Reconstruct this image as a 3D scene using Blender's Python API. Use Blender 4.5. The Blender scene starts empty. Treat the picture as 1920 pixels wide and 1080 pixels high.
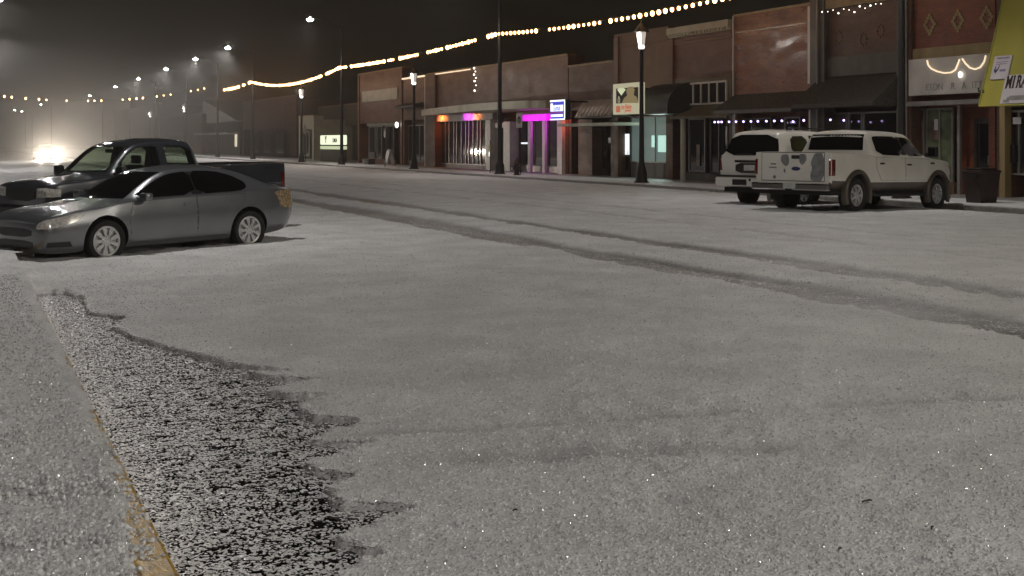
import bpy, bmesh, math, random
import numpy as np
from mathutils import Vector, Matrix, geometry
from mathutils.bvhtree import BVHTree

C = bpy.context.scene.collection
scene = bpy.context.scene
R = math.radians
random.seed(7)
rng = np.random.default_rng(7)

# ------------------------------------------------------------------ camera
CAM_Z = 1.84
YAW = math.atan2(1040.0, 2400.0)
cd = bpy.data.cameras.new("camera")
cam = bpy.data.objects.new("camera", cd)
C.objects.link(cam)
cam.location = (0, 0, CAM_Z)
cam.rotation_euler = (R(90), 0, -YAW)
cd.lens = 45.0
cd.sensor_width = 36.0
cd.shift_y = -275.0 / 1920.0
cd.clip_end = 4000
scene.camera = cam

# ------------------------------------------------------------------ world: dim night sky
world = bpy.data.worlds.new("World")
scene.world = world
world.use_nodes = True
wn, wl = world.node_tree.nodes, world.node_tree.links
wn.clear()
sky = wn.new('ShaderNodeTexSky')
sky.sky_type = 'NISHITA'
sky.sun_disc = False
sky.sun_elevation = R(12)
sky.sun_rotation = R(200)
tint = wn.new('ShaderNodeMix'); tint.data_type = 'RGBA'; tint.blend_type = 'MULTIPLY'
tint.inputs['Factor'].default_value = 1.0
tint.inputs['B'].default_value = (1.0, 0.62, 0.40, 1)
bg = wn.new('ShaderNodeBackground')
bg.inputs['Strength'].default_value = 0.0011
wo = wn.new('ShaderNodeOutputWorld')
wl.new(sky.outputs[0], tint.inputs['A'])
wl.new(tint.outputs['Result'], bg.inputs['Color'])
wl.new(bg.outputs[0], wo.inputs[0])

scene.view_settings.view_transform = 'Standard'
scene.view_settings.look = 'None'
scene.view_settings.exposure = 0.16
scene.view_settings.gamma = 1.0
scene.render.engine = 'CYCLES'
scene.cycles.use_denoising = True
scene.cycles.sample_clamp_indirect = 3.0
scene.cycles.sample_clamp_direct = 0.0
scene.cycles.max_bounces = 6
scene.cycles.diffuse_bounces = 3
scene.cycles.glossy_bounces = 3
scene.cycles.volume_bounces = 0
scene.cycles.transparent_max_bounces = 6

LAMP_W = 2300.0
HAZE_D = 0.0009

# ------------------------------------------------------------------ street coordinates
# X = across the street (towards the far shops), Y = along the street, Z up
cs, sn = math.cos(YAW), math.sin(YAW)

def ray(x, y):
    a = (x - 960.0) / 2400.0
    return (cs * a + sn, -sn * a + cs, (265.0 - y) / 2400.0)

def at_t(x, y, t):
    d = ray(x, y); k = t / d[0]
    return Vector((t, d[1] * k, CAM_Z + d[2] * k))

def at_z(x, y, z):
    d = ray(x, y); k = (z - CAM_Z) / d[2]
    return Vector((d[0] * k, d[1] * k, z))

def at_s(x, y, s):
    d = ray(x, y); k = s / d[1]
    return Vector((d[0] * k, s, CAM_Z + d[2] * k))

def at_depth(x, y, dep):
    d = ray(x, y)
    return Vector((d[0] * dep, d[1] * dep, CAM_Z + d[2] * dep))

def SX(x, t):
    return at_t(x, 265, t).y

def ZP(x, y, t):
    return at_t(x, y, t).z

KERB_N, KERB_F = 0.80, 24.5
def water_z(t):
    return .014 + .85 * road_z(t)
def road_z(t):
    u = np.abs(np.asarray(t, dtype=float) - 12.65) / 11.85
    p = np.where(np.asarray(t, dtype=float) < 12.65, 1.4, 3.0)
    return 0.13 * (1 - np.clip(u, 0, 1) ** p)

# ------------------------------------------------------------------ materials
def nodes_of(m):
    m.use_nodes = True
    nt = m.node_tree
    return nt, nt.nodes, nt.links, nt.nodes['Principled BSDF']

def mat(name, col, rough=0.6, metal=0.0, var=0.15, vscale=3.0, bump=0.0, bscale=30.0, coat=0.0, spec=0.5, detail=4.0, streak=None):
    m = bpy.data.materials.new(name)
    nt, n, l, p = nodes_of(m)
    p.inputs['Roughness'].default_value = rough
    p.inputs['Metallic'].default_value = metal
    p.inputs['Coat Weight'].default_value = coat
    p.inputs['Specular IOR Level'].default_value = spec
    tc = n.new('ShaderNodeTexCoord')
    nz = n.new('ShaderNodeTexNoise')
    nz.inputs['Scale'].default_value = vscale
    nz.inputs['Detail'].default_value = detail
    if streak:
        mp = n.new('ShaderNodeMapping'); mp.inputs['Scale'].default_value = streak
        l.new(tc.outputs['Object'], mp.inputs['Vector']); l.new(mp.outputs[0], nz.inputs['Vector'])
    else:
        l.new(tc.outputs['Object'], nz.inputs['Vector'])
    rp = n.new('ShaderNodeValToRGB')
    rp.color_ramp.elements[0].position = 0.3
    rp.color_ramp.elements[1].position = 0.7
    rp.color_ramp.elements[0].color = tuple(max(0, c * (1 - var)) for c in col[:3]) + (1,)
    rp.color_ramp.elements[1].color = tuple(min(1, c * (1 + var)) for c in col[:3]) + (1,)
    l.new(nz.outputs['Fac'], rp.inputs['Fac'])
    l.new(rp.outputs['Color'], p.inputs['Base Color'])
    if bump:
        n2 = n.new('ShaderNodeTexNoise'); n2.inputs['Scale'].default_value = bscale
        l.new(tc.outputs['Object'], n2.inputs['Vector'])
        b = n.new('ShaderNodeBump'); b.inputs['Strength'].default_value = bump; b.inputs['Distance'].default_value = 0.01
        l.new(n2.outputs['Fac'], b.inputs['Height']); l.new(b.outputs[0], p.inputs['Normal'])
    return m

def brick(name, c1, c2, mortar, rough=0.45, dirt=(0.72, 1.0), scale=1.0, gl=.07):
    m = bpy.data.materials.new(name)
    nt, n, l, p = nodes_of(m)
    tc = n.new('ShaderNodeTexCoord')
    sp = n.new('ShaderNodeSeparateXYZ'); l.new(tc.outputs['Object'], sp.inputs[0])
    ad = n.new('ShaderNodeMath'); ad.operation = 'ADD'
    l.new(sp.outputs['X'], ad.inputs[0]); l.new(sp.outputs['Y'], ad.inputs[1])
    cb = n.new('ShaderNodeCombineXYZ'); l.new(ad.outputs[0], cb.inputs[0]); l.new(sp.outputs['Z'], cb.inputs[1])
    br = n.new('ShaderNodeTexBrick')
    br.inputs['Scale'].default_value = scale
    br.inputs['Brick Width'].default_value = 0.22
    br.inputs['Row Height'].default_value = 0.075
    br.inputs['Mortar Size'].default_value = 0.008
    br.inputs['Color1'].default_value = (*c1, 1)
    br.inputs['Color2'].default_value = (*c2, 1)
    br.inputs['Mortar'].default_value = (*mortar, 1)
    l.new(cb.outputs[0], br.inputs['Vector'])
    nz = n.new('ShaderNodeTexNoise'); nz.inputs['Scale'].default_value = 0.9; nz.inputs['Detail'].default_value = 8
    mp = n.new('ShaderNodeMapping'); mp.inputs['Scale'].default_value = (1, 1, 1.3)
    l.new(tc.outputs['Object'], mp.inputs[0]); l.new(mp.outputs[0], nz.inputs['Vector'])
    mr = n.new('ShaderNodeMapRange'); mr.inputs['From Min'].default_value = .35; mr.inputs['From Max'].default_value = .65
    mr.inputs['To Min'].default_value = dirt[0]; mr.inputs['To Max'].default_value = dirt[1]
    l.new(nz.outputs['Fac'], mr.inputs['Value'])
    mx = n.new('ShaderNodeMix'); mx.data_type = 'RGBA'; mx.blend_type = 'MULTIPLY'; mx.inputs['Factor'].default_value = 1
    l.new(br.outputs['Color'], mx.inputs['A']); l.new(mr.outputs[0], mx.inputs['B'])
    l.new(mx.outputs['Result'], p.inputs['Base Color'])
    # wet film: gloss varies in horizontal runs
    n3 = n.new('ShaderNodeTexNoise'); n3.inputs['Scale'].default_value = 1.0; n3.inputs['Detail'].default_value = 6
    mp3 = n.new('ShaderNodeMapping'); mp3.inputs['Scale'].default_value = (.8, .8, 2.4)
    l.new(tc.outputs['Object'], mp3.inputs[0]); l.new(mp3.outputs[0], n3.inputs['Vector'])
    m3 = n.new('ShaderNodeMapRange'); m3.inputs['From Min'].default_value = .38; m3.inputs['From Max'].default_value = .62
    m3.inputs['To Min'].default_value = rough - gl; m3.inputs['To Max'].default_value = rough + gl
    l.new(n3.outputs['Fac'], m3.inputs['Value']); l.new(m3.outputs[0], p.inputs['Roughness'])
    b = n.new('ShaderNodeBump'); b.inputs['Strength'].default_value = .9; b.inputs['Distance'].default_value = .012
    inv = n.new('ShaderNodeMath'); inv.operation = 'SUBTRACT'; inv.inputs[0].default_value = 1
    l.new(br.outputs['Fac'], inv.inputs[1]); l.new(inv.outputs[0], b.inputs['Height']); l.new(b.outputs[0], p.inputs['Normal'])
    return m

def emit(name, col, strength, sample=True):
    m = bpy.data.materials.new(name)
    nt, n, l, p = nodes_of(m)
    p.inputs['Base Color'].default_value = (*[min(1, c) for c in col], 1)
    p.inputs['Emission Color'].default_value = (*col, 1)
    p.inputs['Emission Strength'].default_value = strength
    if not sample:
        m.cycles.emission_sampling = 'NONE'
    return m

M = {}
def setup_materials():
    M['asphalt'] = mat('wet_asphalt', (.035, .034, .033), .25, var=.4, vscale=40, bump=.5, bscale=120)
    M['concrete'] = mat('concrete', (.26, .25, .23), .7, var=.25, vscale=6, bump=.3, bscale=80)
    M['ground'] = mat('earth', (.10, .09, .08), .9, var=.3, vscale=.5)
    M['yellow_paint'] = mat('worn_yellow_paint', (.48, .28, .008), .3, var=.5, vscale=14, bump=.5, bscale=60)
    M['brick_red'] = brick('brick_red', (.30, .058, .02), (.21, .042, .016), (.16, .11, .08), .42)
    M['brick_brown'] = brick('brick_brown', (.165, .056, .026), (.115, .039, .019), (.15, .10, .07), .45)
    M['brick_dark'] = brick('brick_dark', (.14, .055, .032), (.09, .038, .022), (.10, .07, .05), .5)
    M['brick_tan'] = brick('brick_tan', (.20, .092, .046), (.15, .066, .033), (.2, .15, .11), .5)
    M['brick_wet'] = brick('brick_wet', (.34, .11, .042), (.21, .068, .028), (.2, .14, .1), .42, (.65, 1.1), gl=.18)
    M['stucco'] = mat('brown_stucco', (.15, .085, .05), .6, var=.2, vscale=1.2, bump=.4, bscale=50)
    M['tan_band'] = mat('tan_concrete_band', (.30, .22, .10), .55, var=.25, vscale=2, streak=(1, 1, .3))
    M['cream'] = mat('cream_paint', (.43, .42, .33), .5, var=.15, vscale=1.5)
    M['white_paint'] = mat('white_paint', (.68, .66, .61), .4, var=.12, vscale=2.5)
    M['grey_white'] = mat('greyed_white_board', (.55, .52, .48), .45, var=.18, vscale=1.2)
    M['dark_panel'] = mat('dark_panel', (.075, .065, .05), .5, var=.3, vscale=1.5)
    M['shingle'] = mat('dark_shingle', (.05, .042, .034), .75, var=.5, vscale=9, bump=.6, bscale=14, streak=(1, 1, 3))
    M['olive_panel'] = mat('olive_panel', (.15, .14, .09), .55, var=.2, vscale=2)
    M['black_canvas'] = mat('black_canvas', (.02, .018, .02), .45, var=.4, vscale=2)
    M['seam_metal'] = mat('grey_seam_metal', (.22, .21, .20), .4, .4, var=.2, vscale=2)
    M['black_metal'] = mat('black_metal', (.012, .011, .011), .35, .2, var=.3, vscale=5)
    M['pole_metal'] = mat('dark_pole_metal', (.013, .011, .010), .55, .2, var=.3, vscale=3)
    M['grey_metal'] = mat('grey_metal', (.4, .4, .4), .35, .8, var=.1)
    M['glass'] = mat('dark_shop_glass', (.018, .017, .018), .035, var=.3, vscale=1.0, spec=1.0)
    M['door_dark'] = mat('dark_door', (.05, .04, .035), .45, var=.3)
    M['frame_dark'] = mat('dark_frame', (.07, .06, .055), .4, var=.25)
    M['frame_grey'] = mat('grey_aluminium', (.30, .28, .26), .35, .5, var=.15)
    M['poster'] = mat('faded_posters', (.20, .13, .09), .35, var=.65, vscale=2.2, detail=1.0)
    M['poster_green'] = mat('green_poster', (.10, .13, .06), .35, var=.5, vscale=2.6, detail=1.0)
    M['yellow_metal'] = mat('yellow_awning', (.42, .38, .06), .5, var=.12, vscale=1.2, streak=(1, 1, .25))
    M['sign_white'] = mat('sign_white', (.62, .58, .60), .5, var=.06)
    M['sign_ink'] = mat('sign_ink', (.025, .012, .010), .6, var=.2)
    M['faint_ink'] = mat('faint_ink', (.28, .26, .24), .6, var=.2)
    M['purple_ink'] = mat('purple_ink', (.25, .2, .32), .6, var=.2)
    M['navy_ink'] = mat('navy_ink', (.02, .015, .09), .6, var=.2)
    M['red_ink'] = mat('red_ink', (.45, .07, .03), .5, var=.2)
    M['rope_white'] = emit('rope_light', (1, .80, .55), .9)
    M['bulb_amber'] = emit('amber_bulb', (1.0, .47, .16), 12)
    M['bulb_amber_dim'] = emit('amber_bulb_far', (1.0, .54, .22), 10)
    M['bulb_white'] = emit('white_bulb', (1.0, .92, .8), 3.2)
    M['bulb_violet'] = emit('violet_bulb', (.62, .45, 1.0), 3.6)
    M['lamp_glow'] = emit('street_lamp_lens', (.95, 1.0, .97), 60)
    M['lantern_glow'] = emit('lantern_glass', (1.0, .97, .90), .30)
    M['lantern_bulb'] = emit('lantern_bulb', (1.0, .98, .93), 4)
    M['magenta'] = emit('magenta_header', (.80, .008, .82), 1.0)
    M['sign_lit'] = emit('lit_sign_face', (.86, .95, .68), 1.0)
    M['sign_lit_low'] = emit('lit_sign_face_lower', (.70, .80, .50), .62)
    M['navy_case'] = mat('navy_case', (.01, .012, .05), .4, var=.2)
    M['sign_blue'] = emit('blue_lit_face', (.03, .04, .55), .75)
    M['sign_blue_white'] = emit('white_lit_lettering', (.85, .9, 1.0), 1.25)
    M['sign_plum'] = emit('plum_lit_stripe', (.3, .03, .22), .5)
    M['sign_warm'] = emit('dim_cream_face', (.62, .60, .42), .42)
    M['sign_photo'] = emit('dim_tan_picture', (.34, .27, .12), .35)
    M['sign_red'] = emit('dim_red_band', (.5, .12, .05), .6)
    M['teal_win'] = emit('teal_lit_blind', (.30, .42, .40), .16)
    M['teal_lit'] = emit('teal_lit_pane', (.50, .80, .72), .75)
    M['white_lit'] = emit('white_lit_pane', (.85, .92, 1.0), 1.0)
    M['warm_lit'] = emit('warm_lit_pane', (.9, .8, .6), .9)
    M['head_glow'] = emit('headlight_lens', (1.0, .88, .72), 300)
    M['car_glass'] = mat('tinted_glass', (.006, .006, .006), .05, var=.2, spec=.45)
    M['tyre'] = mat('tyre_rubber', (.012, .012, .012), .75, var=.3, vscale=20)
    M['under'] = mat('underbody_black', (.008, .008, .008), .8, var=.2)
    M['trim'] = mat('black_trim', (.015, .015, .015), .4, var=.2)
    M['chrome'] = mat('chrome', (.7, .7, .7), .12, 1.0, var=.05)
    M['rim_silver'] = mat('rim_silver', (.62, .62, .62), .3, .55, var=.08)
    M['head_lens'] = mat('headlamp_lens', (.62, .60, .56), .12, 0, var=.3, vscale=18, coat=1)
    M['tail_red'] = mat('tail_lens_red', (.14, .010, .008), .12, var=.25, vscale=14, coat=1)
    M['tail_amber'] = mat('tail_lens_faceted', (.48, .36, .22), .08, .3, var=.6, vscale=26, coat=1)  # yellowish highlights of the lens put into its colour
    M['paint_silver'] = mat('paint_pewter', (.175, .182, .195), .30, .55, var=.06, vscale=2, coat=.9, bump=.12, bscale=45)
    M['paint_navy'] = mat('paint_dark_blue', (.044, .046, .056), .28, .35, var=.15, vscale=2, coat=.9, bump=.12, bscale=45)
    M['paint_white'] = mat('paint_white', (.76, .73, .66), .30, 0, var=.08, vscale=1.5, coat=.7)
    M['paint_tan'] = mat('paint_brown_lower', (.10, .08, .06), .4, .2, var=.12, vscale=2, coat=.3)
    M['paint_dark'] = mat('paint_dark_sedan', (.03, .03, .03), .3, .3, var=.15, coat=.5)
    M['primer'] = mat('bare_primer', (.20, .20, .20), .6, var=.25, vscale=7)
    M['plate'] = mat('licence_plate', (.5, .5, .46), .4, var=.15, vscale=20)
    M['bin'] = mat('dark_red_bin', (.030, .014, .013), .4, var=.3)
    M['hydrant'] = mat('dark_hydrant', (.05, .02, .018), .45, var=.3)
    M['leaf'] = mat('debris_leaf', (.03, .022, .012), .7, var=.4)
    M['bark'] = mat('bark', (.05, .04, .03), .9, var=.4, vscale=10)
    M['foliage'] = mat('foliage', (.035, .04, .022), .8, var=.5, vscale=2)
    m = bpy.data.materials.new('clear_car_glass'); M['clear_glass'] = m
    nt, n, l, p = nodes_of(m)
    p.inputs['Base Color'].default_value = (.02, .02, .02, 1); p.inputs['Roughness'].default_value = .04; p.inputs['Specular IOR Level'].default_value = .8
    tr = n.new('ShaderNodeBsdfTransparent'); tr.inputs[0].default_value = (.80, .90, .78, 1)
    ms = n.new('ShaderNodeMixShader'); ms.inputs[0].default_value = .35
    l.new(tr.outputs[0], ms.inputs[1]); l.new(p.outputs[0], ms.inputs[2]); l.new(ms.outputs[0], n['Material Output'].inputs[0])
    # hail
    m = bpy.data.materials.new('hail'); M['hail'] = m
    nt, n, l, p = nodes_of(m)
    tc = n.new('ShaderNodeTexCoord')
    vo = n.new('ShaderNodeTexVoronoi'); vo.inputs['Scale'].default_value = 62
    l.new(tc.outputs['Object'], vo.inputs['Vector'])
    v2 = n.new('ShaderNodeTexVoronoi'); v2.inputs['Scale'].default_value = 26
    l.new(tc.outputs['Object'], v2.inputs['Vector'])
    nz = n.new('ShaderNodeTexNoise'); nz.inputs['Scale'].default_value = 1.3; nz.inputs['Detail'].default_value = 8
    l.new(tc.outputs['Object'], nz.inputs['Vector'])
    at = n.new('ShaderNodeAttribute'); at.attribute_name = 'wet'
    sp = n.new('ShaderNodeSeparateColor'); l.new(vo.outputs['Color'], sp.inputs[0])
    mr = n.new('ShaderNodeMapRange'); mr.inputs['To Min'].default_value = .66; mr.inputs['To Max'].default_value = .88
    l.new(sp.outputs[0], mr.inputs['Value'])
    m2 = n.new('ShaderNodeMapRange'); m2.inputs['From Min'].default_value = .3; m2.inputs['From Max'].default_value = .7
    m2.inputs['To Min'].default_value = .80; m2.inputs['To Max'].default_value = 1.06
    l.new(nz.outputs['Fac'], m2.inputs['Value'])
    mu = n.new('ShaderNodeMath'); mu.operation = 'MULTIPLY'; l.new(mr.outputs[0], mu.inputs[0]); l.new(m2.outputs[0], mu.inputs[1])
    cb = n.new('ShaderNodeMix'); cb.data_type = 'RGBA'; cb.blend_type = 'MULTIPLY'; cb.inputs['Factor'].default_value = 1
    cb.inputs['A'].default_value = (1, .995, .985, 1)
    l.new(mu.outputs[0], cb.inputs['B'])
    wx = n.new('ShaderNodeMix'); wx.data_type = 'RGBA'
    wx.inputs['B'].default_value = (.19, .188, .182, 1)
    l.new(at.outputs['Fac'], wx.inputs['Factor']); l.new(cb.outputs['Result'], wx.inputs['A'])
    l.new(wx.outputs['Result'], p.inputs['Base Color'])
    rr = n.new('ShaderNodeMapRange'); rr.inputs['To Min'].default_value = .55; rr.inputs['To Max'].default_value = .30
    l.new(at.outputs['Fac'], rr.inputs['Value']); l.new(rr.outputs[0], p.inputs['Roughness'])
    hs = n.new('ShaderNodeMath'); hs.operation = 'ADD'
    l.new(vo.outputs['Distance'], hs.inputs[0]); l.new(v2.outputs['Distance'], hs.inputs[1])
    b = n.new('ShaderNodeBump'); b.invert = True; b.inputs['Strength'].default_value = .55; b.inputs['Distance'].default_value = .011
    l.new(hs.outputs[0], b.inputs['Height']); l.new(b.outputs[0], p.inputs['Normal'])
    # single stones
    m = bpy.data.materials.new('hailstone'); M['stone'] = m
    nt, n, l, p = nodes_of(m)
    oi = n.new('ShaderNodeObjectInfo')
    mr = n.new('ShaderNodeMapRange'); mr.inputs['To Min'].default_value = .45; mr.inputs['To Max'].default_value = .95
    l.new(oi.outputs['Random'], mr.inputs['Value'])
    cb = n.new('ShaderNodeMix'); cb.data_type = 'RGBA'; cb.blend_type = 'MULTIPLY'; cb.inputs['Factor'].default_value = 1
    cb.inputs['A'].default_value = (1, .995, .985, 1); l.new(mr.outputs[0], cb.inputs['B'])
    l.new(cb.outputs['Result'], p.inputs['Base Color'])
    p.inputs['Roughness'].default_value = .10
    p.inputs['IOR'].default_value = 1.31
    p.inputs['Specular IOR Level'].default_value = .8
    m = m.copy(); m.name = 'floating_hailstone'; M['float'] = m
    q = m.node_tree.nodes['Principled BSDF']; q.inputs['Roughness'].default_value = .22; q.inputs['Coat Weight'].default_value = .7; q.inputs['Coat Roughness'].default_value = .3; m.node_tree.nodes['Map Range'].inputs['To Min'].default_value = .78; q.inputs['Specular IOR Level'].default_value = 1.0  # paler than the plain stones, wet shine put into the colour
    # water
    m = bpy.data.materials.new('gutter_water'); M['water'] = m
    nt, n, l, p = nodes_of(m)
    p.inputs['Base Color'].default_value = (.012, .011, .010, 1)
    p.inputs['Roughness'].default_value = .06
    p.inputs['IOR'].default_value = 1.33
    tc = n.new('ShaderNodeTexCoord'); nz = n.new('ShaderNodeTexNoise'); nz.inputs['Scale'].default_value = 25
    l.new(tc.outputs['Object'], nz.inputs['Vector'])
    b = n.new('ShaderNodeBump'); b.inputs['Strength'].default_value = .4; b.inputs['Distance'].default_value = .01
    l.new(nz.outputs['Fac'], b.inputs['Height']); l.new(b.outputs[0], p.inputs['Normal'])
setup_materials()

# ------------------------------------------------------------------ object helpers
def tag(o, label=None, cat=None, group=None, kind=None):
    if label: o['label'] = label
    if cat: o['category'] = cat
    if group: o['group'] = group
    if kind: o['kind'] = kind
    return o

def thing(name, label, cat, loc=(0, 0, 0), rz=0.0, group=None):
    o = bpy.data.objects.new(name, None)
    C.objects.link(o)
    o.empty_display_size = .2
    o.location = loc
    o.rotation_euler = (0, 0, rz)
    return tag(o, label, cat, group)

def origin(p):
    v = Vector((0, 0, 0))
    while p is not None:
        v += p.location; p = p.parent
    return v

class MB:
    """collects shapes, links them as one mesh object"""
    def __init__(self): self.bm = bmesh.new()
    def box(self, a, b, bevel=0.0):
        a = Vector(a); b = Vector(b)
        lo = Vector(map(min, a, b)); hi = Vector(map(max, a, b))
        mtx = Matrix.Translation((lo + hi) / 2) @ Matrix.Diagonal((*(hi - lo), 1))
        r = bmesh.ops.create_cube(self.bm, size=1, matrix=mtx)
        if bevel:
            es = set()
            for v in r['verts']: es.update(v.link_edges)
            bmesh.ops.bevel(self.bm, geom=list(es), offset=bevel, segments=2, affect='EDGES', profile=.5)
        return self
    def prism(self, pts, vec):
        vs = [self.bm.verts.new(Vector(p)) for p in pts]
        f = self.bm.faces.new(vs)
        g = bmesh.ops.extrude_face_region(self.bm, geom=[f])
        nv = [e for e in g['geom'] if isinstance(e, bmesh.types.BMVert)]
        bmesh.ops.translate(self.bm, verts=nv, vec=Vector(vec))
        return self
    def poly(self, pts):
        self.bm.faces.new([self.bm.verts.new(Vector(p)) for p in pts]); return self
    def cyl(self, a, b, r1, r2=None, n=12):
        a = Vector(a); b = Vector(b); d = b - a
        r2 = r1 if r2 is None else r2
        q = d.to_track_quat('Z', 'Y').to_matrix().to_4x4()
        bmesh.ops.create_cone(self.bm, cap_ends=True, segments=n, radius1=r1, radius2=r2, depth=d.length,
                              matrix=Matrix.Translation((a + b) / 2) @ q)
        return self
    def ball(self, c, r, u=10, v=8, sc=(1, 1, 1)):
        bmesh.ops.create_uvsphere(self.bm, u_segments=u, v_segments=v, radius=r,
                                  matrix=Matrix.Translation(Vector(c)) @ Matrix.Diagonal((*sc, 1)))
        return self
    def tube(self, pts, r, n=6):
        pts = [Vector(p) for p in pts]
        rings = []
        for i, p in enumerate(pts):
            d = (pts[min(i + 1, len(pts) - 1)] - pts[max(i - 1, 0)]).normalized()
            q = d.to_track_quat('Z', 'Y')
            rings.append([self.bm.verts.new(p + q @ Vector((r * math.cos(2 * math.pi * k / n), r * math.sin(2 * math.pi * k / n), 0))) for k in range(n)])
        for a, b in zip(rings, rings[1:]):
            for k in range(n):
                self.bm.faces.new((a[k], a[(k + 1) % n], b[(k + 1) % n], b[k]))
        self.bm.faces.new(rings[0][::-1]); self.bm.faces.new(rings[-1])
        return self
    def lathe(self, prof, axis_o=(0, 0, 0), axis='Z', n=24):
        o = Vector(axis_o); rings = []
        for r, h in prof:
            ring = []
            for k in range(n):
                a = 2 * math.pi * k / n
                if axis == 'Z': v = Vector((r * math.cos(a), r * math.sin(a), h))
                else: v = Vector((r * math.cos(a), h, r * math.sin(a)))
                ring.append(self.bm.verts.new(o + v))
            rings.append(ring)
        for a, b in zip(rings, rings[1:]):
            for k in range(n):
                self.bm.faces.new((a[k], a[(k + 1) % n], b[(k + 1) % n], b[k]))
        self.bm.faces.new(rings[0][::-1]); self.bm.faces.new(rings[-1])
        return self
    def build(self, name, material, parent=None, smooth=False, local=False):
        bm = self.bm
        bmesh.ops.recalc_face_normals(bm, faces=bm.faces)
        if parent is not None and not local:
            bmesh.ops.translate(bm, verts=bm.verts, vec=-origin(parent))
        me = bpy.data.meshes.new(name)
        bm.to_mesh(me); bm.free()
        if smooth:
            me.polygons.foreach_set('use_smooth', [True] * len(me.polygons))
        me.materials.append(M[material] if isinstance(material, str) else material)
        o = bpy.data.objects.new(name, me)
        C.objects.link(o)
        if parent is not None: o.parent = parent
        return o

def textmesh(txt, size, name, material, parent, loc, facing='street', depth=.01, bold=0.0, squash=1.0, spacing=1.0, local=False, rot=None):
    cu = bpy.data.curves.new('t', 'FONT')
    cu.body = txt; cu.size = size; cu.extrude = depth; cu.align_x = 'CENTER'; cu.align_y = 'CENTER'
    cu.offset = bold; cu.space_character = spacing
    o = bpy.data.objects.new('t', cu)
    C.objects.link(o)
    dg = bpy.context.evaluated_depsgraph_get()
    me = bpy.data.meshes.new_from_object(o.evaluated_get(dg))
    bpy.data.objects.remove(o)
    if rot is None:
        # faces the street (-X): right of the text runs towards -Y
        rot = Matrix(((0, 0, -1), (-1, 0, 0), (0, 1, 0))).to_4x4()
    me.transform(rot @ Matrix.Diagonal((squash, 1, 1, 1)))
    lc = Vector(loc) - (Vector((0, 0, 0)) if local else origin(parent))
    me.transform(Matrix.Translation(lc))
    me.materials.clear(); me.materials.append(M[material])
    me.name = name
    ob = bpy.data.objects.new(name, me)
    C.objects.link(ob)
    ob.parent = parent
    return ob

def grid_mesh(name, T, S, Z, material, attr=None):
    """heightfield from 2-D arrays"""
    r, c = T.shape
    co = np.stack([T, S, Z], -1).reshape(-1, 3).astype(np.float32)
    i = np.arange((r - 1) * (c - 1)); rr = i // (c - 1); cc = i % (c - 1)
    a = rr * c + cc
    q = np.stack([a, a + 1, a + c + 1, a + c], 1).astype(np.int32)
    me = bpy.data.meshes.new(name)
    me.vertices.add(len(co)); me.vertices.foreach_set('co', co.ravel())
    me.loops.add(q.size); me.loops.foreach_set('vertex_index', q.ravel())
    me.polygons.add(len(q)); me.polygons.foreach_set('loop_start', np.arange(len(q), dtype=np.int32) * 4)
    me.update(calc_edges=True)
    me.polygons.foreach_set('use_smooth', np.ones(len(q), dtype=bool))
    if attr is not None:
        at = me.attributes.new('wet', 'FLOAT', 'POINT'); at.data.foreach_set('value', attr.astype(np.float32).ravel())
    me.materials.append(M[material])
    o = bpy.data.objects.new(name, me); C.objects.link(o)
    return o

# value noise
_tab = rng.random((256, 256))
def vnoise(x, y):
    xi = np.floor(x).astype(int); yi = np.floor(y).astype(int)
    fx = x - xi; fy = y - yi
    fx = fx * fx * (3 - 2 * fx); fy = fy * fy * (3 - 2 * fy)
    g = lambda a, b: _tab[a & 255, b & 255]
    return (g(xi, yi) * (1 - fx) + g(xi + 1, yi) * fx) * (1 - fy) + (g(xi, yi + 1) * (1 - fx) + g(xi + 1, yi + 1) * fx) * fy
def fbm(x, y, o=3):
    v = 0; a = 1; tot = 0
    for k in range(o):
        v = v + a * vnoise(x * 2 ** k + 17.3 * k, y * 2 ** k + 5.1 * k); tot += a; a *= .5
    return v / tot

# ================================================================== SETTING: ground, road, kerbs, hail
def ss(a, b, x):
    u = np.clip((x - a) / (b - a), 0, 1); return u * u * (3 - 2 * u)

VEH = {  # wheelbase centre on the ground, heading, half length / half width of the bare patch below, darkened as contact shade
    'sedan': ((2.96, 21.91), R(205), 1.5, .5),
    'dark_pickup': ((3.25, 24.95), R(205), 2.2, .65),
    'white_pickup': ((21.51, 26.87), R(20), 2.4, .62),
    'white_suv': ((21.90, 29.78), R(20), 2.2, .62),
}

GUTTER_PX = [(85, 548), (120, 548), (133, 562), (150, 560), (158, 590), (232, 602), (205, 618), (250, 640), (300, 655), (345, 668), (425, 690),
             (532, 702), (455, 708), (500, 716), (590, 722), (500, 736), (480, 745), (540, 752), (612, 750), (545, 765), (570, 790), (625, 796), (665, 801), (590, 818), (560, 835),
             (620, 845), (688, 842), (620, 862), (560, 872), (590, 895), (650, 905), (600, 925), (640, 960), (760, 962), (690, 985), (640, 1005),
             (620, 1030), (700, 1048), (640, 1075), (600, 1130), (640, 1300), (560, 1500), (430, 1500), (385, 1260), (325, 1080), (240, 870), (170, 740), (110, 610)]
GUT = [(max(p.x, KERB_N - .02) if i < 41 else KERB_N - .05, p.y) for i, p in enumerate([at_z(x, y, .03) for x, y in GUTTER_PX])]
for i, (x, y) in enumerate(GUTTER_PX):
    if i == 0 or i >= 42: GUT[i] = (KERB_N - .05, GUT[i][1])

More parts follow.
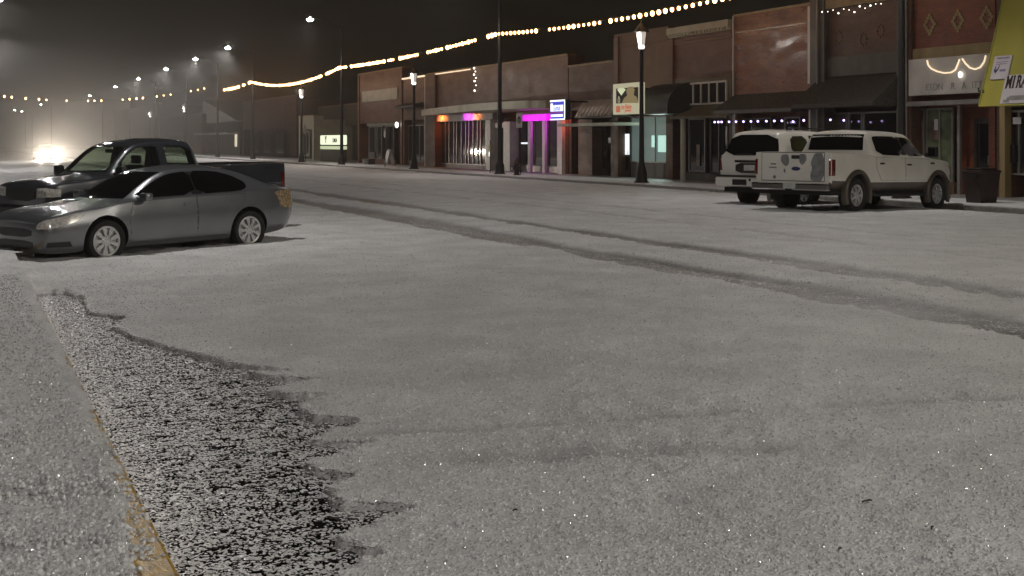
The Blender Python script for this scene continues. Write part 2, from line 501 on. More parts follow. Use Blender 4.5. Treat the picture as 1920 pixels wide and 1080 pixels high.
def poly_sd(px, py, poly):
    """signed distance, negative inside"""
    P = np.array(poly); n = len(P)
    d = np.full(px.shape, 1e9); ins = np.zeros(px.shape, bool)
    for i in range(n):
        ax, ay = P[i]; bx, by = P[(i + 1) % n]
        ex, ey = bx - ax, by - ay
        k = np.clip(((px - ax) * ex + (py - ay) * ey) / (ex * ex + ey * ey + 1e-12), 0, 1)
        d = np.minimum(d, np.hypot(px - ax - k * ex, py - ay - k * ey))
        c = ((ay > py) != (by > py)) & (px < ex * (py - ay) / (ey if abs(ey) > 1e-9 else 1e-9) + ax)
        ins ^= c
    return np.where(ins, -d, d)

TRACKS = [(8.85, .40, .046, 1.2), (10.62, .27, .042, 1.15), (13.6, .13, .022, .45), (15.4, .13, .022, .45)]
RUTS = [((620, 801), (1100, 778), .12, .024), ((1100, 778), (1960, 738), .13, .038), ((740, 842), (1540, 830), .24, .032),
        ((520, 447), (775, 427), .10, .022), ((690, 472), (905, 462), .08, .018), ((880, 508), (1032, 502), .09, .018), ((545, 458), (620, 455), .12, .02),
        ((800, 440), (600, 448), .05, .012), ((1080, 520), (880, 510), .05, .01)]
RUTW = [(at_z(*a, .12), at_z(*b, .12), w, d) for a, b, w, d in RUTS]

def hail_depth(t, s):
    """depth of the hail over the road, and a dark tint: slush/wet, plus painted shade in ruts and under vehicles"""
    n1 = fbm(t * 1.1, s * 1.1, 3) - .5
    n2 = fbm(t * 5.0 + 3, s * 5.0, 3) - .5
    n3 = fbm(t * 17.0, s * 17.0 + 9, 2) - .5
    d = .055 + .040 * n1 + .030 * n2 + .016 * n3
    wet = np.zeros_like(d)
    for tc, hw, dp, wv in TRACKS:
        c = tc + .30 * (fbm(s * .11 + tc * 7, s * 0 + tc, 2) - .5)
        w = hw * (1 + 1.1 * (fbm(s * .45 + 11 + tc, s * 0 + tc * 3, 2) - .5))
        u = np.abs(t - c) + .16 * n2 + .05 * n3
        k = 1 - ss(w * .75, w * 1.15, u)
        d = d - dp * k + .006 * (ss(w, w * 1.2, u) - ss(w * 1.3, w * 2.2, u))
        wet = np.maximum(wet, k * wv * (.62 + .5 * (fbm(s * .8, t * 3, 2) - .3)))
    for a, b, hw, dp in RUTW:
        ex, ey = b.x - a.x, b.y - a.y
        k = np.clip(((t - a.x) * ex + (s - a.y) * ey) / (ex * ex + ey * ey), 0, 1)
        q = np.hypot(t - a.x - k * ex, s - a.y - k * ey) + .10 * n2
        g = (1 - ss(0, hw, q)) * np.minimum(1, 6 * np.minimum(k, 1 - k) + .15)
        d = d - dp * g
        wet = np.maximum(wet, .34 * g)  # groove shade of the ruts put into the hail colour
    d = np.maximum(d, .007 + .004 * n3)
    for (o, h, hl, hw) in VEH.values():
        lx = (t - o[0]) * math.cos(h) + (s - o[1]) * math.sin(h)
        ly = -(t - o[0]) * math.sin(h) + (s - o[1]) * math.cos(h)
        k = (1 - ss(hl - .2, hl + .25, np.abs(lx) + .35 * n2)) * (1 - ss(hw - .2, hw + .25, np.abs(ly) + .35 * n2))
        d = d - .050 * k
        wet = np.maximum(wet, k * .9)  # contact shade under the vehicle painted into the thinned hail
    # far gutter runs wet
    k = ss(23.3, 24.2, t + .4 * n1) * (1 - ss(30, 36, s))
    d = d - .045 * k; wet = np.maximum(wet, .8 * k)
    sd = np.full_like(d, 9.0)
    near = (t < 3.2) & (s < 18)
    if near.any():
        sd[near] = poly_sd(t[near], s[near], GUT) + .07 * n2[near] + .09 * n3[near] - .012
    k = ss(-.012, .03, sd)
    d = d * k - .03 * (1 - k)
    wet = np.maximum(wet, .4 * (1 - ss(0, .05, sd)))
    return d, np.clip(wet, 0, 1), sd

def ground():
    MB().box((-150, -70, -.9), (260, 520, -.12)).build('ground', 'ground').__setitem__('kind', 'structure')
    # asphalt
    t = np.linspace(KERB_N - .02, KERB_F + .02, 60); s = np.linspace(-60, 480, 60)
    T, S = np.meshgrid(t, s)
    o = grid_mesh('road', T, S, road_z(T), 'asphalt'); o['kind'] = 'structure'
    # pavements with kerbs
    o = MB().box((-30, -60, -.1), (KERB_N - .16, 480, .146)).build('pavement', 'concrete'); o['kind'] = 'structure'
    o = MB().box((KERB_N - .16, -60, -.1), (KERB_N, 480, .15), .022).build('kerb', 'yellow_paint'); o['kind'] = 'structure'
    o = MB().box((KERB_F + .16, -60, -.1), (90, 480, .146)).build('pavement', 'concrete'); o['kind'] = 'structure'
    o = MB().box((KERB_F, -60, -.1), (KERB_F + .16, 480, .15), .02).build('kerb', 'concrete'); o['kind'] = 'structure'
    # hail on the road
    srows = [-4.0]
    while srows[-1] < 300:
        y = srows[-1]
        srows.append(y + (.20 if y < 2.5 else max(.018, .0052 * y)))
    trows = [KERB_N - .01]
    while trows[-1] < KERB_F - .01:
        x = trows[-1]; trows.append(x + (.022 if x < 3.4 else min(.09, .022 + (x - 3.4) * .012)))
    trows[-1] = KERB_F + .0
    T, S = np.meshgrid(np.array(trows), np.array(srows))
    d, wet, sd = hail_depth(T, S)
    o = grid_mesh('hail_cover', T, S, road_z(T) + d, 'hail', wet)
    tag(o, 'layer of white hail lying over the whole road', 'hail', kind='stuff')
    # hail on the near pavement
    t = np.concatenate([np.linspace(-14, -2.6, 60), np.arange(-2.5, KERB_N - .005, .022)])
    srow = [y for y in srows if y < 120]
    T, S = np.meshgrid(t, np.array(srow))
    n1 = fbm(T * 1.1 + 40, S * 1.1, 3) - .5; n2 = fbm(T * 5 + 31, S * 5, 3) - .5; n3 = fbm(T * 17 + 5, S * 17, 2) - .5
    edge = KERB_N - .035 - .12 * ss(6.6, 5.0, S) + .16 * n2 + .05 * n3 + .30 * ss(14.2, 15.6, S) + .035 * ss(6.8, 9, S)
    d = (.042 + .03 * n1 + .03 * n2 + .016 * n3)
    d = d - .02 * np.exp(-((S - 6.55 + .25 * n1 + .3*T) / .16) ** 2) - .018 * np.exp(-((S - 5.72 + .3 * n1+.25*T) / .12) ** 2)
    k = 1 - ss(-.10, .05, T - edge)
    d = d * k - .03 * (1 - k)
    o = grid_mesh('hail_cover', T, S, .15 + d, 'hail', np.clip(.5 * (1 - k), 0, 1))
    tag(o, 'layer of white hail lying over the near pavement', 'hail', kind='stuff')
    # hail on the far pavement (sheltered strip along the shop fronts is thin)
    t = np.linspace(KERB_F + .05, 33, 60); s = np.array([y for y in srows if 10 < y < 240][::3])
    T, S = np.meshgrid(t, s)
    n1 = fbm(T * 1.5 + 9, S * 1.5, 3) - .5
    k = 1 - ss(26.6, 27.4, T + .8 * n1)
    k2 = ss(KERB_F + .02, KERB_F + .25, T + .15 * n1)
    d = (.03 + .03 * n1) * k2 + .002 - .006 * (1 - k)
    o = grid_mesh('hail_cover', T, S, .15 + d, 'hail', np.clip(.75 * (1 - k) + .3 * (1 - k2), 0, 1))
    tag(o, 'layer of white hail lying over the far pavement', 'hail', kind='stuff')
    # water standing in the gutter
    t = np.linspace(KERB_N - .005, 3.3, 24); s = np.linspace(1, 17.5, 60)
    T, S = np.meshgrid(t, s)
    o = grid_mesh('water', T, S, water_z(T), 'water'); o['kind'] = 'structure'
ground()

def scatter(name, pts, sc, label, flat=False):
    me = bpy.data.meshes.new(name)
    me.vertices.add(len(pts)); me.vertices.foreach_set('co', np.asarray(pts, np.float32).ravel())
    a = me.attributes.new('sc', 'FLOAT', 'POINT'); a.data.foreach_set('value', np.asarray(sc, np.float32))
    o = bpy.data.objects.new(name, me); C.objects.link(o)
    ng = bpy.data.node_groups.new(name, 'GeometryNodeTree')
    ng.interface.new_socket('Geometry', in_out='INPUT', socket_type='NodeSocketGeometry')
    ng.interface.new_socket('Geometry', in_out='OUTPUT', socket_type='NodeSocketGeometry')
    n, l = ng.nodes, ng.links
    gi = n.new('NodeGroupInput'); go = n.new('NodeGroupOutput')
    ic = n.new('GeometryNodeMeshIcoSphere'); ic.inputs['Radius'].default_value = 1; ic.inputs['Subdivisions'].default_value = 2
    sm = n.new('GeometryNodeSetMaterial'); sm.inputs['Material'].default_value = M['float' if flat else 'stone']
    sh = n.new('GeometryNodeSetShadeSmooth'); sh.inputs['Shade Smooth'].default_value = flat
    ip = n.new('GeometryNodeInstanceOnPoints')
    na = n.new('GeometryNodeInputNamedAttribute'); na.data_type = 'FLOAT'; na.inputs['Name'].default_value = 'sc'
    rv = n.new('FunctionNodeRandomValue'); rv.data_type = 'FLOAT_VECTOR'; rv.inputs[0].default_value = (-.15, -.15, 0) if flat else (0, 0, 0); rv.inputs[1].default_value = (.15, .15, 6.28) if flat else (6.28, 6.28, 6.28)
    rs = n.new('FunctionNodeRandomValue'); rs.data_type = 'FLOAT_VECTOR'; rs.inputs[0].default_value = (.8, .7, .12) if flat else (.75, .75, .55); rs.inputs[1].default_value = (1.8, 1.3, .35) if flat else (1.3, 1.2, .95)
    rs.inputs['Seed'].default_value = 5
    vm = n.new('ShaderNodeVectorMath'); vm.operation = 'SCALE'
    l.new(rs.outputs[0], vm.inputs[0]); l.new(na.outputs[0], vm.inputs['Scale'])
    l.new(gi.outputs[0], ip.inputs['Points']); l.new(ic.outputs[0], sh.inputs[0]); l.new(sh.outputs[0], sm.inputs[0]); l.new(sm.outputs[0], ip.inputs['Instance'])
    l.new(rv.outputs[0], ip.inputs['Rotation']); l.new(vm.outputs[0], ip.inputs['Scale']); l.new(ip.outputs[0], go.inputs[0])
    md = o.modifiers.new('scatter', 'NODES'); md.node_group = ng
    return tag(o, label, 'hail', kind='stuff')

def stones():
    # loose stones lying on the hail, thinning out with distance
    n = 70000
    r = np.exp(rng.uniform(math.log(4.3), math.log(17), n)); a = YAW + rng.uniform(-R(30), R(30), n)
    t = r * np.sin(a); s = r * np.cos(a)
    ok = (t > KERB_N + .01) & (t < 23)
    t, s = t[ok], s[ok]
    d, wet, sd = hail_depth(t, s)
    sz = rng.uniform(.0035, .0085, len(t))
    ok = (sd > .02) & (d > .006) & (rng.random(len(t)) > .5 * wet)
    z = road_z(t) + d - sz * np.clip(.04 * np.hypot(t, s) - .25, -.1, .4)
    scatter('hailstones', np.stack([t, s, z], 1)[ok], sz[ok], 'loose hailstones scattered over the white road')
    # coarser stones farther out and icy crumbs in the wheel tracks
    n = 34000
    r = np.exp(rng.uniform(math.log(14), math.log(36), n)); a = YAW + rng.uniform(-R(30), R(30), n)
    t = r * np.sin(a); s = r * np.cos(a); ok = (t > 1.2) & (t < 23); t, s = t[ok], s[ok]
    d, wet, sd = hail_depth(t, s); sz = rng.uniform(.006, .012, len(t)); ok = (d > .006)
    scatter('hailstones', np.stack([t, s, road_z(t) + d - sz * .35], 1)[ok], sz[ok], 'larger loose hailstones in the middle of the white road')
    n = 6000
    k = rng.choice([0, 0, 1], n); s = rng.uniform(7, 26, n)
    t = np.where(k == 0, 8.85, 10.62) + rng.normal(0, .2, n)
    d, wet, sd = hail_depth(t, s); ok = wet > .35; t, s, d = t[ok], s[ok], d[ok]
    sz = rng.uniform(.006, .013, len(t))
    scatter('hailstones', np.stack([t, s, road_z(t) + d + sz * .05], 1), sz, 'wet icy crumbs in the wheel tracks', True)
    # stones afloat in the gutter
    n = 190000
    t = KERB_N + 2.3 * rng.random(n) ** 1.15; s = rng.uniform(3.6, 16, n)
    sd = poly_sd(t, s, GUT)
    clump = fbm(t * 12, s * 34, 3) + .10 * rng.normal(0, 1, n)
    dens = .58 + .38 * np.exp(-(t - KERB_N) / .35) + .25 * ss(9, 14, s)
    ok = (sd < .10) & (clump < .33 + .42 * dens)
    t, s = t[ok], s[ok]
    sz = rng.uniform(.0032, .0075, len(t)) * rng.choice([1, 1, 1.5], len(t))
    z = water_z(t) + sz * rng.uniform(-.25, .6, len(t))
    d, wet, sd = hail_depth(t, s)
    z = np.maximum(z, road_z(t) + d)
    scatter('hailstones', np.stack([t, s, z], 1), sz, 'loose hailstones floating in the dark gutter water', True)
    # stones on the pavement edge and on the painted kerb
    n = 17000
    s = np.exp(rng.uniform(math.log(3.6), math.log(17), n)); t = KERB_N - np.abs(rng.normal(0, .9, n))
    n2 = fbm(t * 5 + 31, s * 5, 3) - .5; n1 = fbm(t * 1.1 + 40, s * 1.1, 3) - .5
    edge = KERB_N - .035 - .12 * ss(6.6, 5.0, s) + .16 * n2
    ok = (t < KERB_N - .012) & ((t < edge - .03) | (rng.random(n) < .35 * ss(5.2, 6.4, s) + .05) | ((np.abs(s - 5.55) < .22) & (t < KERB_N - .06)))
    t, s = t[ok], s[ok]
    sz = rng.uniform(.006, .013, len(t))
    k = 1 - ss(-.10, .05, t - (KERB_N - .035 - .12 * ss(6.6, 5.0, s) + .16 * (fbm(t * 5 + 31, s * 5, 3) - .5)))
    n1 = fbm(t * 1.1 + 40, s * 1.1, 3) - .5; n2 = fbm(t * 5 + 31, s * 5, 3) - .5
    d = (.042 + .03 * n1 + .03 * n2) * k - .03 * (1 - k)
    z = .15 + np.maximum(d, 0) + sz * np.where(d > .01, -.15, .3)
    scatter('hailstones', np.stack([t, s, z], 1), sz, 'loose hailstones along the yellow painted kerb')
stones()

def debris():
    for px, py, L, rz, lab in [(1626, 917, .028, .3, 'small dark twig lying on the hail, largest scrap at the right'), (1748, 965, .012, 1.0, 'tiny dark scrap on the hail at the lower right'),
                               (966, 925, .011, .2, 'tiny dark speck on the hail right of the gutter fingers'), (1575, 1000, .008, .5, 'tiny dark speck on the hail below the twig')]:
        p = at_z(px, py, .18)
        z = float(road_z(p.x)) + .075
        mb = MB(); mb.tube([(-L, 0, 0), (-L * .3, .003, .004), (L * .4, -.002, .006), (L, .004, .002)], .004, 5)
        mb.prism([(L * .2, .002, .004), (L * .55, .006, .006), (L * .9, .004, .004)], (0, 0, .003))
        o = mb.build('twig', 'leaf'); o.location = (p.x, p.y, z); o.rotation_euler = (0, 0, rz - YAW)
        tag(o, lab, 'debris', 'scraps on the hail')
debris()

# ================================================================== VEHICLES
def pchip(xs, ys, xq):
    xs = np.array(xs, float); ys = np.array(ys, float)
    h = np.diff(xs); dl = np.diff(ys) / h
    m = np.zeros_like(ys); m[0] = dl[0]; m[-1] = dl[-1]
    for i in range(1, len(xs) - 1):
        if dl[i - 1] * dl[i] > 0:
            w1 = 2 * h[i] + h[i - 1]; w2 = h[i] + 2 * h[i - 1]
            m[i] = (w1 + w2) / (w1 / dl[i - 1] + w2 / dl[i])
    i = np.clip(np.searchsorted(xs, xq) - 1, 0, len(h) - 1)
    u = (xq - xs[i]) / h[i]
    return ((2 * u**3 - 3 * u**2 + 1) * ys[i] + (u**3 - 2 * u**2 + u) * h[i] * m[i] + (-2 * u**3 + 3 * u**2) * ys[i + 1] + (u**3 - u**2) * h[i] * m[i + 1])

def section(p):
    zb, wl, wm, zm, wb, zbelt, wt, zt, cr = p
    P = [(0, zb), (wl * .8, zb), (wl, zb + .05), (wm, zm), (wb, zbelt), (wb - .05 * (wb - wt) - .012, zbelt + .02),
         (wt + .02, max(zbelt + .02, zt - .05)), (wt - .12, max(zbelt + .03, zt)), (0, max(zbelt + .03, zt) + cr)]
    P = [np.array(q, float) for q in P]
    for _ in range(2):     # corner cutting
        Q = [P[0]]
        for a, b in zip(P, P[1:]):
            Q += [a * .75 + b * .25, a * .25 + b * .75]
        Q.append(P[-1]); P = Q
    return P

def loft(stations, step=.05):
    """stations: (x, zb, wl, wm, zm, wb, zbelt, wt, zt, crown) -> closed body bmesh"""
    st = sorted(stations)
    xs = [s[0] for s in st]
    xq = list(np.arange(xs[0], xs[-1], step)) + xs
    xq = np.array(sorted(set(round(float(v), 4) for v in xq)))
    cols = [pchip(xs, [s[k] for s in st], xq) for k in range(1, 10)]
    bm = bmesh.new(); rings = []
    for i, x in enumerate(xq):
        half = section([c[i] for c in cols])
        ring = [bm.verts.new((x, y, z)) for y, z in half] + [bm.verts.new((x, -y, z)) for y, z in half[-2:0:-1]]
        rings.append(ring)
    n = len(rings[0])
    for a, b in zip(rings, rings[1:]):
        for k in range(n):
            bm.faces.new((a[k], a[(k + 1) % n], b[(k + 1) % n], b[k]))
    bm.faces.new(rings[0]); bm.faces.new(rings[-1][::-1])
    bmesh.ops.recalc_face_normals(bm, faces=bm.faces)
    return bm

def to_obj(bm, name, mats, smooth=True):
    me = bpy.data.meshes.new(name); bm.to_mesh(me); bm.free()
    for m in mats: me.materials.append(M[m])
    if smooth: me.polygons.foreach_set('use_smooth', [True] * len(me.polygons))
    o = bpy.data.objects.new(name, me); C.objects.link(o); return o

def carve(o, cutters):
    """subtract cutter meshes (their faces take material slot 1)"""
    for bmc in cutters:
        me = bpy.data.meshes.new('cut')
        bmesh.ops.triangulate(bmc, faces=bmc.faces)
        for f in bmc.faces: f.material_index = 1
        bmesh.ops.recalc_face_normals(bmc, faces=bmc.faces)
        bmc.to_mesh(me); bmc.free()
        for m in o.data.materials: me.materials.append(m)
        c = bpy.data.objects.new('cut', me); C.objects.link(c)
        md = o.modifiers.new('b', 'BOOLEAN'); md.operation = 'DIFFERENCE'; md.solver = 'EXACT'; md.object = c
        dg = bpy.context.evaluated_depsgraph_get()
        new = bpy.data.meshes.new_from_object(o.evaluated_get(dg))
        o.modifiers.clear(); o.data = new
        bpy.data.objects.remove(c)
    me = o.data
    try:
        me.set_sharp_from_angle(angle=R(38))
    except Exception: pass
    return o

def cyl_cut(x, y0, y1, z, r, n=36):
    bm = bmesh.new()
    bmesh.ops.create_cone(bm, cap_ends=True, segments=n, radius1=r, radius2=r, depth=abs(y1 - y0),
                          matrix=Matrix.Translation((x, (y0 + y1) / 2, z)) @ Matrix.Rotation(R(90), 4, 'X'))
    return bm
def box_cut(a, b):
    bm = bmesh.new(); a = Vector(a); b = Vector(b)
    bmesh.ops.create_cube(bm, size=1, matrix=Matrix.Translation((a + b) / 2) @ Matrix.Diagonal((*(b - a), 1)))
    return bm

def bvh_of(bm_or_obj):
    me = bm_or_obj.data
    bm = bmesh.new(); bm.from_mesh(me)
    t = BVHTree.FromBMesh(bm); bm.free(); return t

def decal(tree, pts, direction, off, name, material, parent, thick=.006, step=.05, round_=0):
    """a panel that hugs the body: polygon given as 3-D points, thrown on the body along direction"""
    d = Vector(direction).normalized()
    up = Vector((0, 0, 1)) if abs(d.z) < .9 else Vector((1, 0, 0))
    u = d.cross(up).normalized(); v = u.cross(d).normalized()
    P = [Vector(p) for p in pts]; c = sum(P, Vector()) / len(P)
    q = [Vector(((p - c).dot(u), (p - c).dot(v))) for p in P]
    for _ in range(round_):
        z = []
        for a, b in zip(q, q[1:] + q[:1]): z += [a * .8 + b * .2, a * .2 + b * .8]
        q = z
    dense = []
    for a, b in zip(q, q[1:] + q[:1]):
        k = max(1, int((b - a).length / step))
        dense += [a.lerp(b, j / k) for j in range(k)]
    nb = len(dense)
    xs = [w.x for w in dense]; ys = [w.y for w in dense]
    inner = []
    def inside(x, y):
        r = False; j = nb - 1
        for i in range(nb):
            if (ys[i] > y) != (ys[j] > y) and x < (xs[j] - xs[i]) * (y - ys[i]) / (ys[j] - ys[i]) + xs[i]: r = not r
            j = i
        return r
    x = min(xs) + step / 2
    while x < max(xs):
        y = min(ys) + step / 2
        while y < max(ys):
            if inside(x, y): inner.append(Vector((x, y)))
            y += step
        x += step
    V, E, F, *_ = geometry.delaunay_2d_cdt(dense + inner, [(i, (i + 1) % nb) for i in range(nb)], [], 1, 1e-5)
    bm = bmesh.new(); vs = []; last = None
    hits = []
    for w in V:
        p = c + u * w.x + v * w.y
        h, nrm, *_ = tree.ray_cast(p - d * 3, d)
        hits.append((p, h, nrm))
    depths = [(h - p).dot(d) for p, h, nrm in hits if h is not None]
    md = sorted(depths)[len(depths) // 2] if depths else 0
    for p, h, nrm in hits:
        if h is None or abs((h - p).dot(d) - md) > 1.2: h = p + d * md; nrm = -d
        if nrm.dot(d) > 0: nrm = -nrm
        vs.append((h, nrm))
    top = [bm.verts.new(h + nrm * off) for h, nrm in vs]
    for f in F:
        try: bm.faces.new([top[i] for i in f])
        except ValueError: pass
    edges = [e for e in bm.edges if e.is_boundary]
    r = bmesh.ops.extrude_edge_only(bm, edges=edges)
    nv = {w for w in r['geom'] if isinstance(w, bmesh.types.BMVert)}
    bmesh.ops.translate(bm, verts=list(nv), vec=d * (thick + off))
    bmesh.ops.recalc_face_normals(bm, faces=bm.faces)
    # outward = against d
    s_ = sum((f.normal.dot(d) * f.calc_area() for f in bm.faces))
    if s_ > 0: bmesh.ops.reverse_faces(bm, faces=bm.faces)
    me = bpy.data.meshes.new(name); bm.to_mesh(me); bm.free()
    me.polygons.foreach_set('use_smooth', [True] * len(me.polygons))
    try: me.set_sharp_from_angle(angle=R(40))
    except Exception: pass
    me.materials.append(M[material])
    o = bpy.data.objects.new(name, me); C.objects.link(o); o.parent = parent
    return o

def grow(poly, g):
    c = [sum(p[0] for p in poly) / len(poly), sum(p[1] for p in poly) / len(poly)]
    out = []
    for p in poly:
        dx, dy = p[0] - c[0], p[1] - c[1]; L = math.hypot(dx, dy)
        out.append((p[0] + dx / L * g * 1.3, p[1] + dy / L * g * 1.3))
    return out

def side(poly, y=0): return [(x, y, z) for x, z in poly]

def wheel(parent, x, y, r, width, rim_r, spokes, style, sgn):
    """tyre (part) with rim (sub-part); outer face looks along +y*sgn"""
    mb = MB(); w = width / 2
    prof = [(rim_r, -w * .8), (r * .93, -w), (r * .985, -w * .8), (r, -w * .4), (r, w * .4), (r * .985, w * .8), (r * .93, w), (rim_r * 1.04, w * .86), (rim_r, w * .7), (rim_r * .98, w * .1), (.05, w * .05)]
    mb.lathe([(a, b * sgn) for a, b in prof], axis='Y', n=36)
    t = mb.build('wheel', 'tyre', None, True); t.parent = parent; t.location = (x, y, r)
    try: t.data.set_sharp_from_angle(angle=R(50))
    except Exception: pass
    mb = MB(); f = w * .80 * sgn
    mb.lathe([(rim_r * .995, f * .5), (rim_r * 1.02, f), (rim_r * .97, f * 1.06), (rim_r * .88, f * .96), (rim_r * .85, f * .5)], axis='Y', n=36)
    mb.lathe([(rim_r * .40, f * .5), (rim_r * .38, f * 1.0), (rim_r * .30, f * 1.10), (rim_r * .12, f * 1.14), (.004, f * 1.14)], axis='Y', n=20)
    for k in range(spokes):
        a = 2 * math.pi * k / spokes
        ca, sa = math.cos(a), math.sin(a)
        def P(rr, o, h): return Vector((rr * ca - o * sa, h, rr * sa + o * ca))
        i_, o_ = rim_r * .33, rim_r * .93
        wi, wo = (rim_r * .085, rim_r * .155) if style == 'wide' else (rim_r * .12, rim_r * .13)
        ha, hb = f * 1.03, f * .99
        mb.prism([P(i_, -wi, ha), P(o_, -wo, hb), P(o_, wo, hb), P(i_, wi, ha)], (0, -f * .35, 0))
        if k % 2 == 0 and style == 'wide':
            pass
    for k in range(5):
        a = 2 * math.pi * k / 5 + .3
        mb.cyl((rim_r * .22 * math.cos(a), f * 1.02, rim_r * .22 * math.sin(a)), (rim_r * .22 * math.cos(a), f * 1.2, rim_r * .22 * math.sin(a)), .018, n=6)
    rim = mb.build('rim', 'rim_silver', None)
    rim.parent = t
    return t

def set_on_road(root, key, zlift=.0, wb=3.0):
    (o, h, _, _) = VEH[key]
    f = (math.cos(h), math.sin(h))
    zf = float(road_z(o[0] + f[0] * wb / 2)); zr = float(road_z(o[0] - f[0] * wb / 2))
    root.location = (o[0], o[1], (zf + zr) / 2 + zlift)
    root.rotation_euler = (0, -math.atan2(zf - zr, wb), h)

def mirror(root, x, y, z, sgn, m1, m2, sx=.16, sy=.20, sz=.14):
    mb = MB(); mb.box((x - sx / 2, y - sy / 2 if sgn > 0 else y - sy / 2, z - sz / 2), (x + sx / 2, y + sy / 2, z + sz / 2), .035)
    mb.box((x + .02, y - sgn * (sy / 2 + .10), z - sz * .45), (x + sx / 2 - .02, y - sgn * sy * .35, z - sz * .1))
    o = mb.build('mirror', m1, None, True); o.parent = root
    try: o.data.set_sharp_from_angle(angle=R(40))
    except Exception: pass
    g = MB().box((x - sx / 2 - .006, y - sy * .4, z - sz * .38), (x - sx / 2 + .002, y + sy * .4, z + sz * .38)).build('mirror_glass', 'car_glass', None)
    g.parent = o

def panel(tree, root, poly, sgn, name, material, handle=None, hm='chrome', W=2.0):
    """a door: dark gap, panel, handle"""
    decal(tree, side(grow(poly, .008), 0), (0, -sgn, 0), .0015, 'door_gap', 'trim', root, .0, .12, 0)
    d = decal(tree, side(poly, 0), (0, -sgn, 0), .004, name, material, root, .0, .07, 0)
    if handle:
        hx, hz, hl = handle
        decal(tree, side([(hx - hl, hz - .018), (hx + hl, hz - .018), (hx + hl, hz + .022), (hx - hl, hz + .022)], 0), (0, -sgn, 0), .028, 'handle', hm, d, .02, .05, 1)
    return d

